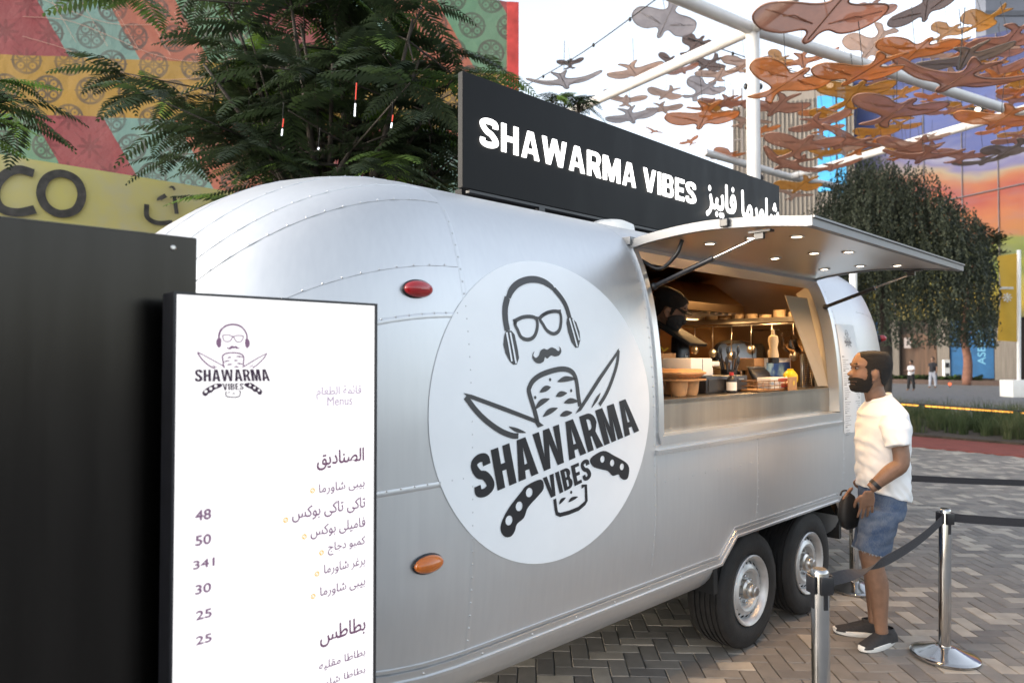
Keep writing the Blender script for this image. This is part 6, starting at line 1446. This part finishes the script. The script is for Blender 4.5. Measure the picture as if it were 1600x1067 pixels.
def small_tree(px, Y):
    c = at(px, 558, Y); o = thing('young_tree', 'small dark leafy tree with a bare reddish trunk before the blue banner', 'tree', (c.x, Y, 0)); bm = NB()
    limb(bm, [V((c.x, Y, 0)), V((c.x + .08, Y, 1.5)), V((c.x - .12, Y, 3.0)), V((c.x + .1, Y, 5.2)), V((c.x + .5, Y, 7.6))], [.30, .24, .20, .12, .05], 10); verts, faces, rnd = [], [], []
    for px_, py_, r_ in ((1500, 520, .9), (1520, 495, 1.1), (1540, 505, .9), (1545, 470, 1.0), (1515, 455, 1.2), (1545, 430, 1.0), (1520, 420, .9), (1550, 395, .7), (1535, 375, .7), (1558, 372, .45), (1490, 480, .9), (1498, 440, 1.0), (1555, 500, .6), (1528, 358, .5)):
        e = at(px_, py_, Y + random.uniform(-1, 1)); limb(bm, [V((c.x, Y, min(6.5, max(3, e.z - 1)))), e], [.06, .02], 6, 2)
        for k in range(300):
            p = e + V((random.gauss(0, r_ * .5), random.gauss(0, r_ * .5), random.gauss(0, r_ * .42))); a = random.uniform(0, 2 * PI); l_ = random.uniform(.10, .22); d_ = V((math.cos(a), math.sin(a), random.uniform(-.7, .4))) * l_; s_ = V((-math.sin(a), math.cos(a), random.uniform(-.3, .3))) * l_ * .4; i0 = len(verts)
            verts += [p - d_, p + s_, p + d_, p - s_]; faces.append((i0, i0 + 1, i0 + 2, i0 + 3)); rnd.append(random.uniform(0, .6))
    make('trunk', bm, mat('red_bark', (.16, .075, .05), .9, var=.3, scale=4), o, smooth=True); make('crown', (verts, faces), bpy.data.materials['willow_leaves'], o, attr=rnd)
small_tree(1510, 42)

# ------------------------------------------------------------------ white steel canopy with hanging bird panels
CZ_ = 8.5
m_tube = mat('white_tube', (.62, .61, .60), .4, var=.06, scale=2)
j1, j2 = gnd(1176, 46, CZ_), gnd(1235, 277, CZ_)
o = thing('canopy_frame', 'white tubular steel canopy on a tall pillar rising behind the black sign', 'canopy', (j1.x, j1.y, 0))
bm = NB(); tube(bm, [(j1.x, j1.y, 0), (j1.x, j1.y, CZ_)], .135, 24); pil_ = make('pillar', bm, m_tube, o, smooth=True, angle=50)
bm = NB(); 
for z_ in (3.6, 4.6, 5.4, 7.3):
    for sg in (-1, 1): ell(bm, (j1.x + sg * .15, j1.y, z_), .05, .05, .07, 10)
make('clamp', bm, m_black, pil_, smooth=True)
for a, c in ((j1, gnd(960, -45, CZ_)), (j1, gnd(1290, -45, CZ_)), (j1, gnd(1680, 205, CZ_)), (j1, gnd(830, 203, CZ_)), (j2, gnd(1100, 238, CZ_)), (j2, gnd(1640, 160, CZ_)), (j2, gnd(1330, 296, CZ_))):
    bm = NB(); tube(bm, [a, c], .125, 20); make('beam', bm, m_tube, o, smooth=True, angle=50)
for (pa_, pb2, lab) in (((1046, -16, 13.0), (815, 138, 19.0), 'thin slanting cable with clamps against the open sky'), ((1075, 60, 14.5), (1330, 130, 22.0), 'thin cable strung behind the pillar among the birds')):
    a, c = at(*pa_), at(*pb2); mid_ = a.lerp(c, .5) - V((0, 0, .12)); o = thing('support_cable', lab, 'cable', (mid_.x, mid_.y, mid_.z), 0, 'cables of the bird canopy')
    bm = NB(); tube(bm, cr([a, mid_, c], 6), .012, 6); wr = make('wire', bm, m_dark, o)
    bm = NB()
    for q in (.2, .42, .6, .8): ell(bm, a.lerp(c, q) - V((0, 0, .48 * q * (1 - q))), .035, .035, .05, 8)
    make('clamp', bm, m_dark, wr)
def mirror(half): return half + [(x_, -y_) for x_, y_ in half[::-1] if abs(y_) > 1e-6]
SHP = [mirror([(.64, 0), (.57, .07), (.42, .09), (.35, .20), (.47, .46), (.45, .76), (.26, .96), (.0, .90), (-.12, .62), (-.16, .28), (-.25, .12), (-.44, .16), (-.72, .32), (-.66, .12), (-.54, 0)]),
       mirror([(.52, 0), (.46, .07), (.32, .09), (.25, .22), (.27, .55), (.08, 1.02), (-.05, 1.0), (.0, .6), (-.08, .22), (-.22, .09), (-.58, .22), (-.52, .08), (-.46, 0)]),
       mirror([(.60, 0), (.52, .09), (.38, .12), (.34, .26), (.46, .55), (.36, .86), (.12, .90), (-.10, .68), (-.12, .34), (-.20, .15), (-.40, .14), (-.60, .40), (-.66, .20), (-.50, 0)])]
COLS = {'grey': (.48, .45, .47), 'tan': (.58, .41, .32), 'terracotta': (.46, .24, .17), 'orange': (.64, .26, .085), 'amber': (.62, .32, .06), 'taupe': (.22, .18, .15), 'brown': (.16, .085, .06)}
def bird_mat(nm):
    c = COLS[nm]; m, t, b = bsdf(nm + '_membrane'); v, x, y, z = coords(t); n = noi(t, v, 3, 3); cc = mixc(t, n.step(.3, .7), tuple(k * .85 for k in c), tuple(min(1, k * 1.12) for k in c))
    setc(t, b, 'Base Color', cc); b.inputs['Roughness'].default_value = .6
    tr = t.nodes.new('ShaderNodeBsdfTranslucent'); t.links.new(cc.o, tr.inputs[0]); tp_ = t.nodes.new('ShaderNodeBsdfTransparent'); tp_.inputs[0].default_value = (1, .93, .88, 1)
    m1 = t.nodes.new('ShaderNodeMixShader'); m1.inputs[0].default_value = .55; m2 = t.nodes.new('ShaderNodeMixShader'); m2.inputs[0].default_value = .30
    t.links.new(b.outputs[0], m1.inputs[1]); t.links.new(tr.outputs[0], m1.inputs[2]); t.links.new(m1.outputs[0], m2.inputs[1]); t.links.new(tp_.outputs[0], m2.inputs[2]); t.links.new(m2.outputs[0], t.nodes['Material Output'].inputs[0]); return m
BM = {k: bird_mat(k) for k in COLS}; BR = {k: mat(k + '_rim', tuple(q * .45 for q in c), .6, var=0) for k, c in COLS.items()}
protos = {}
def bird(cn, sh):
    if (cn, sh) in protos: return copy_tree(protos[cn, sh])
    o = thing('bird_panel', 'x', 'hanging bird'); ol = [tuple(p) for p in cr(SHP[sh], 4, True)]
    bm = extrude(fill([ol]), .012); bm.transform(Matrix.Translation((0, 0, -.006))); 
    for v_ in bm.verts: v_.co.z += .16 * abs(v_.co.y) ** 1.6
    pn = make('membrane', bm, BM[cn], o)
    bm = NB(); P3 = [V((p[0], p[1], .16 * abs(p[1]) ** 1.6)) for p in ol]; tube(bm, P3 + [P3[0]], .014, 6)
    for sg in (-1, 1):
        for q in (.35, .62): tube(bm, [V((.22, sg * .12, .01)), V((.1, sg * (q + .1), .16 * (q + .1) ** 1.6)), V((.22 - .2 * q, sg * (q + .24), .16 * (q + .24) ** 1.6))], .010, 5)
    tube(bm, [V((.55, 0, 0)), V((-.5, 0, 0))], .012, 5); make('rim', bm, BR[cn], o, smooth=True)
    bm = NB(); tube(bm, [(.05, 0, .0), (.05, 0, 1.15)], .008, 6); make('hanging_rod', bm, m_dark, o)
    protos[cn, sh] = o; return o
BL = [(1043, 28, 108, 'grey', 0, 1), (891, 100, 46, 'brown', 2, 0), (880, 127, 112, 'grey', 1, 0), (990, 112, 92, 'tan', 0, 0), (962, 142, 40, 'brown', 2, 0), (978, 158, 66, 'tan', 0, 0), (985, 182, 84, 'grey', 0, 0), (1086, 72, 66, 'brown', 2, 1), (1108, 100, 74, 'brown', 0, 0), (1045, 96, 44, 'brown', 0, 0), (1098, 142, 84, 'grey', 2, 0), (1042, 147, 62, 'tan', 0, 0), (1036, 170, 60, 'tan', 0, 0), (1100, 183, 118, 'orange', 0, 0), (1022, 206, 32, 'orange', 1, 0), (1078, 222, 34, 'orange', 2, 0), (1136, 243, 66, 'orange', 0, 0), (1125, 118, 80, 'tan', 0, 0),
      (1296, 22, 225, 'terracotta', 0, 0), (1448, 10, 110, 'brown', 0, 1), (1366, 70, 96, 'tan', 2, 1), (1428, 84, 132, 'orange', 0, 0), (1480, 52, 74, 'amber', 2, 0), (1254, 95, 96, 'orange', 1, 0), (1226, 132, 150, 'orange', 0, 0), (1352, 112, 160, 'orange', 0, 0), (1334, 148, 120, 'amber', 0, 0), (1540, 32, 90, 'amber', 0, 0), (1578, 62, 120, 'terracotta', 2, 0), (1508, 92, 140, 'taupe', 0, 0), (1500, 122, 200, 'terracotta', 1, 0), (1216, 166, 110, 'terracotta', 0, 0), (1278, 193, 96, 'terracotta', 0, 0), (1306, 180, 86, 'amber', 0, 0), (1398, 176, 150, 'terracotta', 0, 0), (1252, 230, 124, 'terracotta', 0, 0), (1330, 224, 130, 'terracotta', 1, 0), (1236, 256, 112, 'terracotta', 1, 0), (1404, 198, 66, 'amber', 0, 0), (1424, 228, 106, 'terracotta', 0, 0), (1566, 186, 130, 'orange', 0, 0), (1444, 243, 110, 'terracotta', 1, 0), (1580, 234, 90, 'taupe', 2, 0), (1588, 158, 70, 'terracotta', 0, 0), (1594, 208, 60, 'amber', 0, 0), (1252, 290, 80, 'amber', 0, 0), (1242, 306, 60, 'tan', 1, 0), (1500, 172, 60, 'taupe', 1, 0), (1360, 20, 80, 'terracotta', 2, 0), (1215, 95, 60, 'amber', 0, 0), (1560, 112, 90, 'terracotta', 0, 0), (1412, 145, 70, 'amber', 0, 0), (1372, 205, 70, 'amber', 0, 0), (1538, 252, 84, 'taupe', 0, 0), (1190, 205, 60, 'orange', 2, 0), (1300, 262, 90, 'terracotta', 0, 0)]
random.seed(77)
for k in range(70):
    px = random.uniform(1000, 1600); py = random.uniform(70, 262)
    if py > 330 - (1600 - px) * .0 or py > 70 + (px - 1000) * .9: continue
    BL.append((px, py, random.uniform(48, 88), random.choice(('tan', 'orange', 'amber', 'terracotta', 'orange', 'grey' if px < 1250 else 'amber')), random.choice((0, 0, 1, 2)), 0))
random.seed(31); seen = {}
def zone(px, py):
    if px < 930: return 'over the near end of the black sign'
    if px < 1150: return 'against the pale sky beside the pillar' if py < 130 else 'just above the sloping black sign'
    if px < 1300: return 'high beside the pillar top' if py < 150 else 'before the beige slatted facade'
    if px < 1460: return 'high under the long beam' if py < 110 else 'above the weeping tree'
    return 'near the upper photo corner' if py < 110 else 'in front of the painted mural'
def bkey(px, py, wp, cn, sh): return (cn, 'small' if wp < 62 else 'large' if wp > 125 else 'mid sized', zone(px, py), ('broad', 'slender', 'rounded')[sh])
ORD = ['first', 'second', 'third', 'fourth', 'fifth', 'sixth', 'seventh', 'eighth', 'ninth', 'tenth', 'eleventh', 'twelfth', 'thirteenth', 'fourteenth', 'fifteenth', 'sixteenth']
for px, py, wpx_, cn, sh, tilt in BL:
    o = bird(cn, sh); span = random.uniform(1.55, 1.9) if wpx_ > 55 else random.uniform(.9, 1.2)
    if wpx_ > 190: span = 2.2
    Y = span * FPX / wpx_ * .92; p = at(px, py, Y); o.location = p; s_ = span / 1.9 * .9; o.scale = (s_, s_, s_)
    hd = random.choice((PI * .5, PI * -.5, PI * .62, PI * .4, -PI * .4)) + random.uniform(-.45, .45)
    if sh == 2: hd += random.uniform(-.6, .6)
    el = math.atan2(py - HOR, -Y); o.rotation_euler = (Matrix.Rotation(-random.uniform(-.03, .24), 4, 'X') @ Matrix.Rotation(random.uniform(-.14, .14), 4, 'Y') @ Matrix.Rotation(hd, 4, 'Z')).to_euler()
    if tilt: o.rotation_euler = (Matrix.Rotation(-random.uniform(.3, .6), 4, 'X') @ Matrix.Rotation(random.uniform(-.3, .3), 4, 'Y') @ Matrix.Rotation(hd, 4, 'Z')).to_euler()
    key = bkey(px, py, wpx_, cn, sh); sz, kd = key[1], key[3]; mates = sorted(q[0] for q in BL if bkey(*q[:5]) == key); extra = '' if len(mates) == 1 else ', %s from left' % ORD[mates.index(px)]
    o['label'] = '%s %s %s bird %s%s' % (sz, cn, kd, zone(px, py), extra); o['category'] = 'hanging bird'; o['group'] = 'bird panels hanging under the canopy'
for px, py, Y, lab in ((1292, 130, 34, 'twin floodlight glowing white by the slatted facade'), (1532, 174, 40, 'single bright lamp before the painted mural')):
    c = at(px, py, Y); o = thing('floodlight', lab, 'lamp', (c.x, c.y, c.z)); bm = NB(); box(bm, c.x - .5, c.x + .5, Y + .1, Y + .3, c.z - .25, c.z + .3); tube(bm, [(c.x, Y + .2, c.z + .2), (c.x, Y + .2, c.z + .9)], .06, 8); make('housing', bm, m_dark, o)
    bm = NB(); ell(bm, c + V((-.15, 0, .1)), .18, .1, .13, 12)
    if Y < 36: ell(bm, c + V((.16, 0, -.12)), .18, .1, .13, 12)
    make('bulb', bm, glow('flood_glow', (1, .85, .65), 1.2), o)
